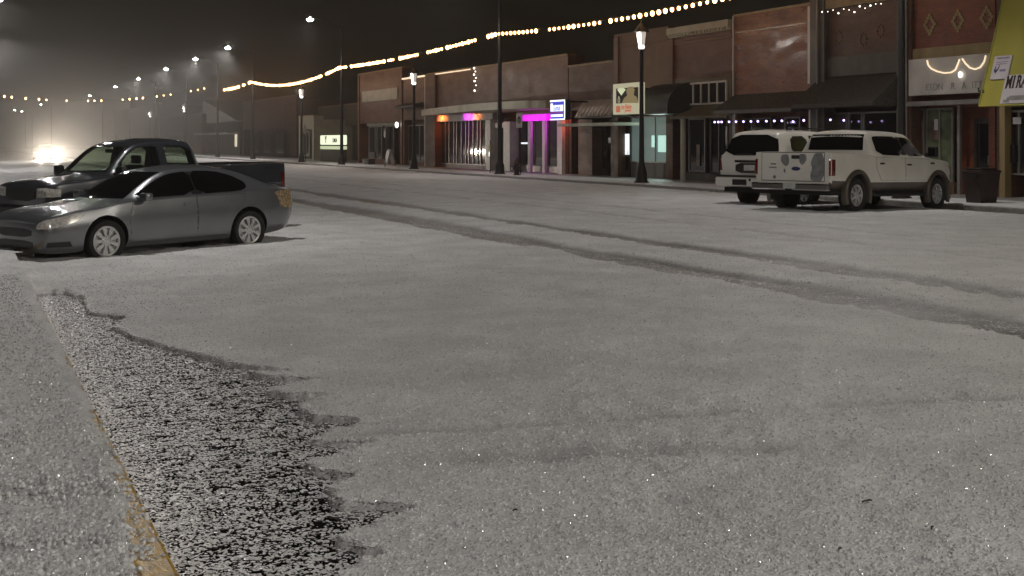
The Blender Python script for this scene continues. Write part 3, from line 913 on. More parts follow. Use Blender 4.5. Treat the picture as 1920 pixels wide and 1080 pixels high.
# ---------------------------------------------------------------- sedan
def make_sedan():
    root = thing('parked_sedan', 'pewter grey four door sedan parked nose in beside the near kerb, dark tinted windows', 'car')
    st = [  # x, zb, wl, wm, zm, wb, zbelt, wt, zt, crown
        (2.44, .28, .66, .72, .48, .68, .64, .54, .66, .015), (2.38, .21, .76, .81, .49, .77, .69, .62, .715, .02), (2.24, .18, .82, .88, .51, .82, .745, .67, .77, .028), (2.0, .17, .85, .905, .54, .845, .795, .69, .82, .03),
        (1.38, .19, .86, .92, .58, .86, .865, .70, .89, .035), (1.15, .19, .86, .92, .60, .87, .90, .70, .935, .03), (1.02, .19, .86, .92, .60, .87, .915, .70, .96, .03),
        (.67, .19, .86, .915, .60, .87, .935, .655, 1.145, .03), (.32, .19, .86, .915, .60, .865, .95, .60, 1.315, .03), (.06, .19, .86, .915, .60, .865, .96, .575, 1.392, .032), (-.40, .19, .86, .915, .60, .865, .97, .56, 1.425, .035),
        (-.85, .19, .86, .915, .60, .865, .98, .55, 1.41, .035), (-1.25, .20, .86, .92, .62, .86, .99, .56, 1.365, .03), (-1.62, .21, .85, .92, .64, .85, 1.005, .57, 1.265, .025), (-1.95, .23, .82, .905, .65, .83, 1.02, .60, 1.145, .02),
        (-2.25, .27, .76, .875, .66, .78, 1.01, .60, 1.07, .015), (-2.40, .32, .66, .80, .66, .70, .98, .55, 1.03, .01), (-2.47, .40, .56, .70, .64, .60, .90, .48, .93, .0)]
    bm = loft(st, .06)
    body = to_obj(bm, 'body', ['paint_silver', 'under'])
    r = .335
    cuts = []
    for x in (1.38, -1.38):
        for s in (1, -1): cuts.append(cyl_cut(x, s * .60, s * 1.1, r + .01, r + .055))
    carve(body, cuts); body.parent = root
    tr = bvh_of(body)
    for s in (1, -1):
        D = (0, -s, 0)
        panel(tr, root, [(.92, .30), (.97, .60), (.90, .915), (-.30, .945), (-.30, .30)], s, 'door', 'paint_silver', (-.14, .83, .10), 'paint_silver')
        panel(tr, root, [(-.325, .30), (-.325, .945), (-1.30, .955), (-1.26, .82), (-1.02, .62), (-.94, .30)], s, 'door', 'paint_silver', (-1.10, .85, .10), 'paint_silver')
        decal(tr, side([(.88, .965), (.34, 1.235), (.08, 1.322), (-.32, 1.360), (-.32, .985)]), D, .006, 'side_window', 'car_glass', root, .0, .06, 1)
        decal(tr, side([(-.34, .985), (-.34, 1.361), (-.85, 1.345), (-1.16, 1.265), (-1.40, 1.14), (-1.38, 1.05), (-1.20, 1.005)]), D, .006, 'side_window', 'car_glass', root, .0, .06, 1)
        decal(tr, side([(-.24, .99), (-.24, 1.345), (-.44, 1.35), (-.44, .99)]), D, .0045, 'door_pillar', 'trim', root, .0, .08)
        decal(tr, side([(1.02, .275), (-1.02, .275), (-1.0, .235), (1.0, .235)]), D, .01, 'sill_trim', 'paint_silver', root, .0, .1)
        mirror(root, .74, s * 1.0, .99, s, 'paint_silver', 'car_glass', .15, .20, .125)
        # lamps
        decal(tr, [(2.42, s * .58, .57), (2.36, s * .68, .69), (2.05, s * .84, .755), (1.74, s * .9, .785), (1.90, s * .9, .665), (2.24, s * .80, .57)], (-.75, -s * .9, -.05), .006, 'headlight', 'head_lens', root, .0, .04, 1)
        decal(tr, [(2.20, s * .62, .30), (1.96, s * .86, .295), (1.99, s * .86, .375), (2.20, s * .66, .375)], (-.75, -s * .8, 0), .006, 'lower_grille', 'trim', root, .0, .05)
        decal(tr, [(-2.42, s * .62, .78), (-2.36, s * .70, .99), (-2.16, s * .82, .985), (-1.98, s * .88, .95), (-2.06, s * .88, .84), (-2.04, s * .88, .70), (-2.36, s * .75, .66)], (.75, -s * .9, 0), .010, 'tail_light', 'tail_amber', root, .0, .04, 1)
        for x in (1.38, -1.38): wheel(root, x, s * .80, r, .21, .232, 9, 'wide', s)
    decal(tr, [(0, -.66, .96), (0, -.50, 1.355), (0, .50, 1.355), (0, .66, .96)], (-1, 0, 0), .006, 'windscreen', 'car_glass', root, .0, .07)
    decal(tr, [(0, -.55, 1.09), (0, -.45, 1.38), (0, .45, 1.38), (0, .55, 1.09)], (1, 0, 0), .006, 'rear_window', 'car_glass', root, .0, .07)
    decal(tr, [(0, -.50, .44), (0, -.54, .57), (0, .54, .57), (0, .50, .44)], (-1, 0, 0), .006, 'grille', 'trim', root, .0, .06, 1)
    decal(tr, [(0, -.58, .27), (0, -.55, .39), (0, .55, .39), (0, .58, .27)], (-1, 0, 0), .006, 'lower_grille', 'trim', root, .0, .06, 1)
    g = MB().box((-2.30, -.62, 1.085), (-2.16, .62, 1.105), .008).build('spoiler', 'paint_silver', None); g.parent = root
    set_on_road(root, 'sedan', -.045, 2.76); root.scale = (.975, 1, 1)
    return root
make_sedan()

# ---------------------------------------------------------------- dark pickup behind it
def make_dark_pickup():
    root = thing('parked_pickup', 'dark blue extended cab pickup parked beyond the pewter sedan', 'pickup')
    st = [(2.45, .42, .70, .80, .62, .77, .90, .58, .94, .01), (2.38, .36, .78, .86, .64, .83, .965, .62, 1.01, .015), (2.22, .34, .82, .89, .66, .86, 1.01, .65, 1.055, .03),
          (1.70, .34, .84, .90, .70, .87, 1.055, .66, 1.095, .04), (1.47, .34, .84, .90, .72, .88, 1.08, .70, 1.12, .035), (1.36, .34, .84, .90, .72, .88, 1.10, .71, 1.155, .03),
          (1.02, .34, .84, .90, .72, .88, 1.12, .69, 1.43, .02), (.78, .34, .84, .90, .72, .88, 1.12, .665, 1.62, .02), (.60, .34, .84, .90, .72, .88, 1.12, .65, 1.70, .025), (.17, .34, .84, .90, .72, .88, 1.13, .64, 1.755, .03), (-.28, .34, .84, .90, .72, .88, 1.13, .64, 1.755, .03),
          (-.51, .34, .84, .90, .72, .88, 1.13, .65, 1.72, .025), (-.60, .34, .84, .90, .72, .88, 1.135, .665, 1.60, .02), (-.69, .34, .84, .90, .72, .88, 1.14, .69, 1.32, .0), (-.73, .34, .84, .90, .72, .88, 1.16, .74, 1.29, .0),
          (-.9, .36, .84, .90, .74, .885, 1.235, .76, 1.27, .0), (-2.45, .40, .84, .90, .74, .885, 1.245, .76, 1.28, .0), (-2.60, .46, .82, .88, .74, .87, 1.24, .75, 1.275, .0)]
    body = to_obj(loft(st, .07), 'body', ['paint_navy', 'under'])
    r = .365
    cuts = [cyl_cut(x, s * .58, s * 1.1, r, r + .075) for x in (1.55, -1.55) for s in (1, -1)]
    cuts.append(box_cut((-2.52, -.70, .72), (-.80, .70, 1.6)))
    tr = bvh_of(body)            # outer skin, before the cab is hollowed
    def prism_cut(pts, vec):
        mb = MB(); mb.prism(pts, vec); return mb.bm
    hull = bmesh.new()
    for x, y, z in [(1.22, .70, .84), (1.18, .70, 1.14), (.70, .58, 1.62), (.55, .57, 1.675), (-.36, .56, 1.69), (-.50, .58, 1.62), (-.60, .66, 1.2), (-.62, .70, .84)]:
        hull.verts.new((x, y, z)); hull.verts.new((x, -y, z))
    bmesh.ops.convex_hull(hull, input=hull.verts)
    cuts.append(hull)
    for s in (1, -1):
        cuts.append(prism_cut([(x, s * .5, z) for x, z in [(1.14, 1.19), (.83, 1.48), (.62, 1.61), (.21, 1.635), (.21, 1.175)]], (0, s * .5, 0)))
        cuts.append(prism_cut([(x, s * .5, z) for x, z in [(.05, 1.175), (.05, 1.635), (-.37, 1.62), (-.52, 1.54), (-.56, 1.19)]], (0, s * .5, 0)))
    cuts.append(prism_cut([(.55, -.66, 1.20), (.55, -.56, 1.63), (.55, .56, 1.63), (.55, .66, 1.20)], (.9, 0, 0)))
    cuts.append(prism_cut([(-.45, -.56, 1.30), (-.45, -.52, 1.61), (-.45, .52, 1.61), (-.45, .56, 1.30)], (-.4, 0, 0)))
    carve(body, cuts); body.parent = root
    for yy in (-.36, .36):
        g = MB().box((-.02, yy - .25, .80), (.50, yy + .25, .92), .05).box((-.12, yy - .24, .80), (.04, yy + .24, 1.28), .05).box((-.12, yy - .12, 1.30), (-.02, yy + .12, 1.46), .03).build('seat', 'trim', None, True); g.parent = root
    g = MB().box((.98, -.66, .86), (1.20, .66, 1.13), .04).build('dashboard', 'trim', None); g.parent = root
    g = MB().box((.70, -.12, 1.52), (.74, .12, 1.59), .01).build('interior_mirror', 'trim', None); g.parent = root
    wv = [(.86 - .10 * math.cos(a), .36 + .19 * math.sin(a), 1.08 + .16 * math.cos(a)) for a in [2 * math.pi * k / 20 for k in range(21)]]
    g = MB().tube(wv, .016, 6).build('steering_wheel', 'trim', None, True); g.parent = root
    for s in (1, -1):
        D = (0, -s, 0)
        panel(tr, root, [(1.10, .48), (1.10, 1.08), (.14, 1.10), (.14, .48)], s, 'door', 'paint_navy', (.28, .98, .09), 'trim')
        decal(tr, side([(1.22, 1.17), (.84, 1.50), (.62, 1.63), (.20, 1.655), (.20, 1.155)]), D, .006, 'side_window', 'clear_glass', root, .0, .06, 1)
        decal(tr, side([(.06, 1.16), (.06, 1.655), (-.38, 1.64), (-.55, 1.55), (-.58, 1.17)]), D, .006, 'side_window', 'clear_glass', root, .0, .06, 1)
        decal(tr, [(2.42, s * .50, .79), (2.36, s * .72, .80), (2.20, s * .86, .80), (2.20, s * .86, .93), (2.34, s * .72, .95), (2.42, s * .50, .94)], (-.85, -s * .7, 0), .008, 'headlight', 'head_lens', root, .0, .05)
        decal(tr, [(-2.58, s * .88, .80), (-2.50, s * .9, .80), (-2.50, s * .9, 1.08), (-2.58, s * .88, 1.08)], (.25, -s, 0), .010, 'tail_light', 'tail_red', root, .0, .04)
        mirror(root, 1.14, s * 1.02, 1.20, s, 'trim', 'car_glass', .12, .20, .19)
        for x in (1.55, -1.55): wheel(root, x, s * .76, r, .24, .22, 6, 'plain', s)
    decal(tr, [(0, -.70, 1.19), (0, -.585, 1.645), (0, .585, 1.645), (0, .70, 1.19)], (-1, 0, 0), .006, 'windscreen', 'clear_glass', root, .0, .07)
    decal(tr, [(0, -.58, 1.28), (0, -.54, 1.62), (0, .54, 1.62), (0, .58, 1.28)], (1, 0, 0), .006, 'rear_window', 'clear_glass', root, .0, .07)
    decal(tr, [(0, -.46, .72), (0, -.48, .93), (0, .48, .93), (0, .46, .72)], (-1, 0, 0), .010, 'grille', 'trim', root, .0, .06, 1)
    g = MB().box((2.30, -.84, .44), (2.52, .84, .64), .04).build('bumper', 'trim', None); g.parent = root
    g = MB().box((-2.74, -.82, .48), (-2.60, .82, .66), .03).build('bumper', 'chrome', None); g.parent = root
    set_on_road(root, 'dark_pickup', .08, 3.1); root.scale = (1, 1.06, 1)
make_dark_pickup()

# ---------------------------------------------------------------- white crew cab pickup
def make_white_pickup():
    root = thing('parked_pickup', 'white crew cab pickup with peeling paint on its tailgate and a brown lower body', 'pickup')
    st = [(2.72, .50, .62, .70, .72, .66, 1.0, .52, 1.05, .01), (2.62, .44, .80, .88, .74, .84, 1.10, .62, 1.145, .015), (2.42, .42, .88, .96, .76, .93, 1.17, .68, 1.21, .03), (1.95, .42, .90, .985, .80, .96, 1.215, .72, 1.26, .04),
          (1.54, .42, .90, .985, .82, .965, 1.245, .76, 1.29, .035), (1.42, .42, .90, .985, .82, .965, 1.26, .78, 1.32, .03), (1.10, .42, .90, .985, .82, .965, 1.27, .76, 1.58, .02), (.84, .42, .90, .985, .82, .965, 1.27, .735, 1.78, .02),
          (.62, .42, .90, .985, .82, .965, 1.28, .72, 1.86, .025), (.05, .42, .90, .985, .82, .965, 1.28, .69, 1.895, .03), (-.85, .42, .90, .985, .82, .965, 1.29, .69, 1.885, .03), (-1.02, .42, .90, .985, .82, .965, 1.29, .70, 1.84, .03),
          (-1.09, .42, .90, .985, .82, .965, 1.295, .715, 1.74, .02), (-1.16, .42, .90, .985, .82, .965, 1.30, .74, 1.45, .0), (-1.20, .42, .90, .985, .82, .965, 1.305, .84, 1.34, .0),
          (-1.35, .44, .90, .985, .84, .965, 1.31, .85, 1.345, .0), (-2.80, .50, .90, .98, .84, .96, 1.335, .85, 1.37, .0), (-2.90, .56, .88, .97, .84, .955, 1.335, .85, 1.37, .0)]
    bm = loft(st, .07)
    for f in bm.faces:
        if f.calc_center_median().z < .70: f.material_index = 2
    body = to_obj(bm, 'body', ['paint_white', 'under', 'paint_tan'])
    r = .395
    cuts = [cyl_cut(x, s * .62, s * 1.2, r + .02, r + .10) for x in (1.83, -1.83) for s in (1, -1)]
    cuts.append(box_cut((-2.82, -.80, .80), (-1.26, .80, 1.7)))
    carve(body, cuts); body.parent = root
    tr = bvh_of(body)
    for s in (1, -1):
        D = (0, -s, 0)
        panel(tr, root, [(1.34, .80), (1.38, 1.24), (.29, 1.26), (.29, .74), (1.28, .74)], s, 'door', 'paint_white', (.43, 1.10, .085), 'trim')
        panel(tr, root, [(.265, .74), (.265, 1.26), (-1.02, 1.27), (-1.02, 1.0), (-.80, .74)], s, 'door', 'paint_white', (-.80, 1.12, .085), 'trim')
        decal(tr, side([(1.30, 1.315), (.97, 1.58), (.74, 1.735), (.30, 1.765), (.30, 1.305)]), D, .006, 'side_window', 'car_glass', root, .0, .06, 1)
        decal(tr, side([(.36, 1.33), (.36, 1.755), (.16, 1.76), (.16, 1.33)]), D, .0045, 'door_pillar', 'trim', root, .0, .08)
        decal(tr, side([(.25, 1.305), (.25, 1.768), (-.70, 1.765), (-.90, 1.735), (-.94, 1.33)]), D, .006, 'side_window', 'car_glass', root, .0, .06, 1)
        decal(tr, [(-2.89, s * .90, .84), (-2.78, s * .98, .84), (-2.78, s * .98, 1.20), (-2.89, s * .90, 1.20)], (.8, -s * .8, 0), .012, 'tail_light', 'tail_red', root, .0, .04)
        decal(tr, [(2.66, s * .60, .86), (2.50, s * .92, .88), (2.40, s * .96, 1.08), (2.62, s * .70, 1.08)], (-.8, -s * .7, 0), .008, 'headlight', 'head_lens', root, .0, .05)
        decal(tr, side([(1.46, 1.12), (1.64, 1.12), (1.64, 1.165), (1.46, 1.165)]), D, .010, 'emblem', 'trim', root, .0, .05)
        mirror(root, 1.24, s * 1.14, 1.42, s, 'trim', 'car_glass', .13, .22, .26)
        # wheel-arch flares
        for x in (1.83, -1.83):
            mb = MB(); n = 22
            ring = []
            for k in range(n + 1):
                a = R(-24) + R(228) * k / n
                ca, sa = math.cos(a), math.sin(a)
                ring.append([Vector((x + (r + q) * ca, s * yy, r + .02 + (r + q) * sa)) for q, yy in ((.085, .90), (.085, 1.025), (.115, 1.035), (.175, 1.0), (.175, .90))])
            vs = [[mb.bm.verts.new(p) for p in row] for row in ring]
            for a_, b_ in zip(vs, vs[1:]):
                for q in range(4): mb.bm.faces.new((a_[q], a_[q + 1], b_[q + 1], b_[q]))
            o = mb.build('fender_flare', 'paint_tan', None, True); o.parent = root
            wheel(root, x, s * .84, r, .27, .245, 7, 'plain', s)
        g = MB().tube([(1.2, s * .93, .43), (1.1, s * 1.0, .40), (-1.1, s * 1.0, .40), (-1.2, s * .93, .43)], .04, 8).build('running_board', 'trim', None, True); g.parent = root
    decal(tr, [(0, -.76, 1.36), (0, -.63, 1.79), (0, .63, 1.79), (0, .76, 1.36)], (-1, 0, 0), .006, 'windscreen', 'car_glass', root, .0, .08)
    decal(tr, [(0, -.70, 1.43), (0, -.66, 1.80), (0, .66, 1.80), (0, .70, 1.43)], (1, 0, 0), .006, 'rear_window', 'car_glass', root, .0, .08)
    # tailgate: one panel with emblem, handle and the places where the paint has come off
    X = (1, 0, 0)
    decal(tr, [(0, -.80, .70), (0, -.80, 1.36), (0, .80, 1.36), (0, .80, .70)], X, .002, 'tailgate_gap', 'trim', root, .0, .2)
    tg = decal(tr, [(0, -.785, .715), (0, -.785, 1.345), (0, .785, 1.345), (0, .785, .715)], X, .008, 'tailgate', 'paint_white', root, .0, .15)
    decal(tr, [(0, -.785, .72), (0, -.785, 1.34), (0, -.56, 1.34), (0, -.50, 1.23), (0, -.46, 1.12), (0, -.50, 1.0), (0, -.45, .86), (0, -.47, .72)], X, .011, 'peeled_paint', 'primer', tg, .0, .12, 1)
    decal(tr, [(0, .28, 1.30), (0, .10, 1.31), (0, .08, 1.12), (0, .14, 1.03), (0, .24, 1.08), (0, .30, 1.18)], X, .011, 'peeled_paint', 'primer', tg, .0, .08, 1)
    decal(tr, [(0, -.16, 1.32), (0, -.34, 1.32), (0, -.36, 1.18), (0, -.26, 1.06), (0, -.18, 1.12)], X, .011, 'peeled_paint', 'primer', tg, .0, .08, 1)
    decal(tr, [(0, .22, .98), (0, .17, .98), (0, .18, .88), (0, .22, .90)], X, .011, 'peeled_paint', 'primer', tg, .0, .08, 1)
    decal(tr, [(0, .50, .80), (0, .44, .84), (0, .41, .77), (0, .47, .74)], X, .011, 'peeled_paint', 'primer', tg, .0, .08, 1)
    decal(tr, [(0, .60, .99), (0, .40, .99), (0, .40, 1.02), (0, .60, 1.02)], X, .011, 'badge', 'grey_metal', tg, .0, .08)
    decal(tr, [(0, .56, 1.07), (0, .42, 1.07), (0, .42, 1.10), (0, .56, 1.10)], X, .011, 'badge', 'poster_green', tg, .0, .08)
    ell = [(0, -.09 + .11 * math.cos(a), .985 + .045 * math.sin(a)) for a in [2 * math.pi * k / 20 for k in range(20)]]
    decal(tr, ell, X, .016, 'emblem', 'navy_ink', tg, .0, .08)
    decal(tr, [(0, .02, 1.21), (0, -.18, 1.21), (0, -.18, 1.29), (0, .02, 1.29)], X, .016, 'handle', 'trim', tg, .0, .08)
    for yy in (-.52, .52):
        g = MB().box((-3.06, yy - .45, .50), (-2.92, yy + .45, .66), .03).build('bumper', 'chrome', None); g.parent = root
    g = MB().box((-3.05, -.10, .47), (-2.93, .10, .60), .01).build('hitch', 'under', None); g.parent = root
    g = MB().box((-3.075, -.17, .535), (-3.062, .13, .67)).build('licence_plate', 'plate', None); g.parent = root
    g = MB().box((-2.9, -.9, .40), (2.3, .9, .50)).build('underbody', 'under', None); g.parent = root
    set_on_road(root, 'white_pickup', .0, 3.66); root.scale = (1.07, 1.13, 1.07)
make_white_pickup()

# ---------------------------------------------------------------- white SUV
def make_suv():
    root = thing('parked_suv', 'white full size suv with dark rear glass parked beside the white pickup', 'suv')
    st = [(2.52, .50, .62, .72, .70, .68, .98, .55, 1.03, .01), (2.42, .44, .82, .90, .74, .86, 1.08, .64, 1.12, .015), (2.2, .40, .88, .97, .76, .94, 1.14, .70, 1.18, .03), (1.55, .40, .90, .99, .80, .96, 1.19, .74, 1.23, .035),
          (1.10, .40, .90, .99, .82, .965, 1.22, .76, 1.27, .03), (.95, .40, .90, .99, .82, .965, 1.23, .77, 1.30, .03), (.55, .40, .90, .99, .82, .965, 1.24, .74, 1.62, .02), (.28, .40, .90, .99, .82, .965, 1.24, .72, 1.82, .02), (.05, .40, .90, .99, .82, .965, 1.24, .71, 1.88, .03),
          (-.6, .40, .90, .99, .82, .965, 1.25, .71, 1.92, .035), (-1.8, .42, .90, .99, .84, .965, 1.26, .71, 1.905, .035), (-2.28, .46, .89, .98, .86, .955, 1.265, .705, 1.87, .03), (-2.42, .50, .88, .97, .86, .95, 1.27, .70, 1.80, .02),
          (-2.52, .52, .88, .965, .86, .945, 1.27, .725, 1.55, .0), (-2.60, .52, .87, .96, .86, .94, 1.26, .80, 1.31, .0), (-2.64, .54, .86, .95, .86, .93, 1.18, .85, 1.22, .0)]
    body = to_obj(loft(st, .07), 'body', ['paint_white', 'under'])
    r = .385
    carve(body, [cyl_cut(x, s * .62, s * 1.2, r + .01, r + .08) for x in (1.52, -1.50) for s in (1, -1)]); body.parent = root
    tr = bvh_of(body)
    for s in (1, -1):
        D = (0, -s, 0)
        panel(tr, root, [(1.05, .50), (1.05, 1.20), (-.05, 1.225), (-.05, .50)], s, 'door', 'paint_white', (.08, 1.08, .085), 'trim')
        panel(tr, root, [(-.075, .50), (-.075, 1.225), (-1.12, 1.24), (-1.12, .95), (-.95, .50)], s, 'door', 'paint_white', (-.98, 1.10, .085), 'trim')
        decal(tr, side([(.82, 1.30), (.48, 1.60), (.22, 1.76), (-.03, 1.79), (-.03, 1.29)]), D, .006, 'side_window', 'car_glass', root, .0, .07, 1)
        decal(tr, side([(-.10, 1.29), (-.10, 1.795), (-1.06, 1.795), (-1.06, 1.31)]), D, .006, 'side_window', 'car_glass', root, .0, .07)
        decal(tr, side([(-1.22, 1.33), (-1.22, 1.78), (-1.95, 1.76), (-2.05, 1.36)]), D, .010, 'window_frame', 'trim', root, .0, .07, 1)
        decal(tr, side([(-1.27, 1.38), (-1.27, 1.74), (-1.91, 1.72), (-1.99, 1.40)]), D, .014, 'side_window', 'car_glass', root, .0, .07, 1)
        decal(tr, [(-2.62, s * .86, .90), (-2.52, s * .97, .90), (-2.46, s * .95, 1.24), (-2.58, s * .86, 1.24)], (.8, -s * .8, 0), .012, 'tail_light', 'tail_red', root, .0, .04)
        mirror(root, .86, s * 1.14, 1.36, s, 'trim', 'car_glass', .13, .22, .20)
        g = MB().tube([(.1, s * .60, 1.92), (0, s * .60, 1.975), (-1.7, s * .60, 1.985), (-1.85, s * .60, 1.93)], .02, 8).build('roof_rail', 'trim', None, True); g.parent = root
        for x in (1.52, -1.50): wheel(root, x, s * .83, r, .27, .235, 6, 'plain', s)
    decal(tr, [(0, -.76, 1.33), (0, -.64, 1.80), (0, .64, 1.80), (0, .76, 1.33)], (-1, 0, 0), .006, 'windscreen', 'car_glass', root, .0, .08)
    X = (1, 0, 0)
    decal(tr, [(0, -.86, 1.275), (0, -.70, 1.79), (0, .70, 1.79), (0, .86, 1.275)], X, .008, 'rear_window', 'car_glass', root, .0, .08, 1)
    lg = decal(tr, [(0, -.80, .74), (0, -.82, 1.24), (0, .82, 1.24), (0, .80, .74)], X, .006, 'liftgate', 'paint_white', root, .0, .12)
    decal(tr, [(0, -.46, 1.10), (0, -.46, 1.16), (0, .46, 1.16), (0, .46, 1.10)], X, .02, 'chrome_strip', 'chrome', lg, .0, .08)
    decal(tr, [(0, -.44, .84), (0, -.44, 1.09), (0, .44, 1.09), (0, .44, .84)], X, .010, 'plate_recess', 'chrome', lg, .0, .08, 1)
    decal(tr, [(0, -.17, .90), (0, -.17, 1.04), (0, .17, 1.04), (0, .17, .90)], X, .016, 'licence_plate', 'plate', lg, .0, .08)
    g = MB().tube([(-2.66, -.10, 1.30), (-2.68, .05, 1.32), (-2.67, .42, 1.30)], .015, 6).build('wiper', 'trim', None); g.parent = root
    g = MB().box((-2.80, -1.0, .50), (-2.5, 1.0, .74), .05).build('bumper', 'paint_white', None); g.parent = root
    g = MB().box((-2.79, -.97, .745), (-2.6, .97, .785)).build('bumper_pad', 'trim', None); g.parent = root
    g = MB().box((-2.815, -.02, .54), (-2.79, .42, .68)).build('hitch_cover', 'under', None); g.parent = root
    g = MB().cyl((-2.82, -.13, .67), (-2.79, -.13, .67), .03).build('bumper_socket', 'under', None); g.parent = root
    g = MB().box((-2.5, -.9, .36), (2.2, .9, .48)).build('underbody', 'under', None); g.parent = root
    set_on_road(root, 'white_suv', -.03, 3.02); root.scale = (1.0, 1.03, 1.08)
make_suv()

# ---------------------------------------------------------------- the car coming down the street, headlights on
def oncoming():
    p = at_depth(84, 288, 118)
    root = thing('driving_car', 'car driving towards the camera far up the street with both headlights glaring', 'car')
    st = [(2.2, .3, .55, .62, .5, .58, .66, .48, .70, .01), (2.05, .22, .75, .80, .55, .76, .78, .6, .82, .02), (1.3, .2, .84, .90, .6, .86, .92, .7, .95, .03), (.8, .2, .85, .90, .6, .87, .98, .7, 1.02, .03),
          (.1, .2, .85, .9, .6, .87, 1.0, .6, 1.42, .03), (-.6, .2, .85, .9, .6, .87, 1.02, .58, 1.5, .03), (-1.6, .2, .85, .9, .62, .86, 1.03, .58, 1.42, .03), (-2.1, .25, .8, .88, .65, .82, 1.03, .6, 1.1, .02), (-2.3, .35, .7, .8, .65, .72, .95, .55, 1.0, .01)]
    body = to_obj(loft(st, .1), 'body', ['paint_dark', 'under'])
    carve(body, [cyl_cut(x, s * .6, s * 1.1, .34, .39) for x in (1.35, -1.35) for s in (1, -1)]); body.parent = root
    tr = bvh_of(body)
    decal(tr, [(0, -.66, 1.04), (0, -.5, 1.40), (0, .5, 1.40), (0, .66, 1.04)], (-1, 0, 0), .006, 'windscreen', 'car_glass', root, .0, .1)
    for s in (1, -1):
        for x in (1.35, -1.35): wheel(root, x, s * .78, .33, .21, .22, 6, 'plain', s)
        hl = MB().cyl((2.02, s * .66, .66), (2.16, s * .66, .66), .13, .15, 20).build('headlight', 'head_glow', None); hl.parent = root
        L = bpy.data.lights.new('headlight_beam', 'SPOT'); L.energy = 4500; L.color = (1, .87, .72); L.spot_size = R(46); L.spot_blend = .8; L.shadow_soft_size = .1
        lo = bpy.data.objects.new('headlight_beam', L); C.objects.link(lo); lo.parent = root; lo.location = (2.25, s * .66, .66)
        lo.rotation_euler = (R(90), 0, R(-90))
    root.location = (p.x, p.y, float(road_z(p.x)) + .0)
    root.rotation_euler = (0, 0, R(-86))
oncoming()

# ================================================================== BUILDINGS across the street
T0 = 28.5
def Z_(x, y, t=T0): return ZP(x, y, t)

def shop(name, label, cat, x0, x1, ztop, wallmat, zsoffit=3.3, pier=.5, depth=14, t0=T0, back='door_dark', recess=.7):
    """x0..x1: left and right end of the front as seen; returns its Empty. The ground floor is recessed under an upper wall."""
    sa, sb = SX(x1, t0) + .012, SX(x0, t0) - .012
    root = thing(name, label, cat, (t0, (sa + sb) / 2, 0))
    mb = MB()
    mb.box((t0, sa, zsoffit), (t0 + .95, sb, ztop))
    mb.box((t0 + recess, sa + .004, -.1), (t0 + depth, sb - .004, ztop - .35))
    mb.box((t0 + .002, sa + .002, -.1), (t0 + .9, sa + pier, zsoffit + .01)); mb.box((t0 + .002, sb - pier, -.1), (t0 + .9, sb - .002, zsoffit + .01))
    mb.build('wall', wallmat, root)
    MB().box((t0 - .05, sa + .003, ztop), (t0 + .45, sb - .003, ztop + .09)).build('coping', 'tan_band' if wallmat != 'stucco' else 'stucco', root)
    return root, sa, sb

def window(root, s0, s1, z0, z1, t, pane='glass', frame='frame_dark', nx=1, nz=1, fw=.06, name='window', bars=None):
    s0, s1 = min(s0, s1), max(s0, s1)
    w = MB().box((t, s0, z0), (t + .03, s1, z1)).build(name, pane, root)
    mb = MB(); f = t - .05
    mb.box((f, s0 - fw, z0 - fw), (t + .02, s1 + fw, z0)); mb.box((f, s0 - fw, z1), (t + .02, s1 + fw, z1 + fw))
    mb.box((f + .002, s0 - fw, z0), (t + .018, s0, z1)); mb.box((f + .002, s1, z0), (t + .018, s1 + fw, z1))
    for k in range(1, nx):
        c = s0 + (s1 - s0) * k / nx if bars is None else bars[k - 1]
        mb.box((f + .006, c - fw / 2, z0), (t - .002, c + fw / 2, z1))
    for k in range(1, nz):
        c = z0 + (z1 - z0) * k / nz
        mb.box((f + .009, s0, c - fw / 2), (t - .001, s1, c + fw / 2))
    mb.build('frame', frame, w)
    return w

def door(root, s0, s1, z0, z1, t, m='door_dark', glass='glass'):
    s0, s1 = min(s0, s1), max(s0, s1)
    d = MB().box((t, s0, z0), (t + .05, s1, z1)).build('door', m, root)
    MB().box((t - .008, s0 + .13, z0 + .35), (t + .01, s1 - .13, z1 - .16)).build('door_glass', glass, d)
    MB().tube([(t - .06, s0 + .07, z0 + .95), (t - .07, s0 + .07, z0 + 1.1), (t - .06, s0 + .07, z0 + 1.25)], .014).build('handle', 'grey_metal', d)
    return d

def box(root, name, m, x0, x1, z0, z1, t, th, bevel=0):
    return MB().box((t - th, SX(x0, t), z0), (t, SX(x1, t), z1), bevel).build(name, m, root)

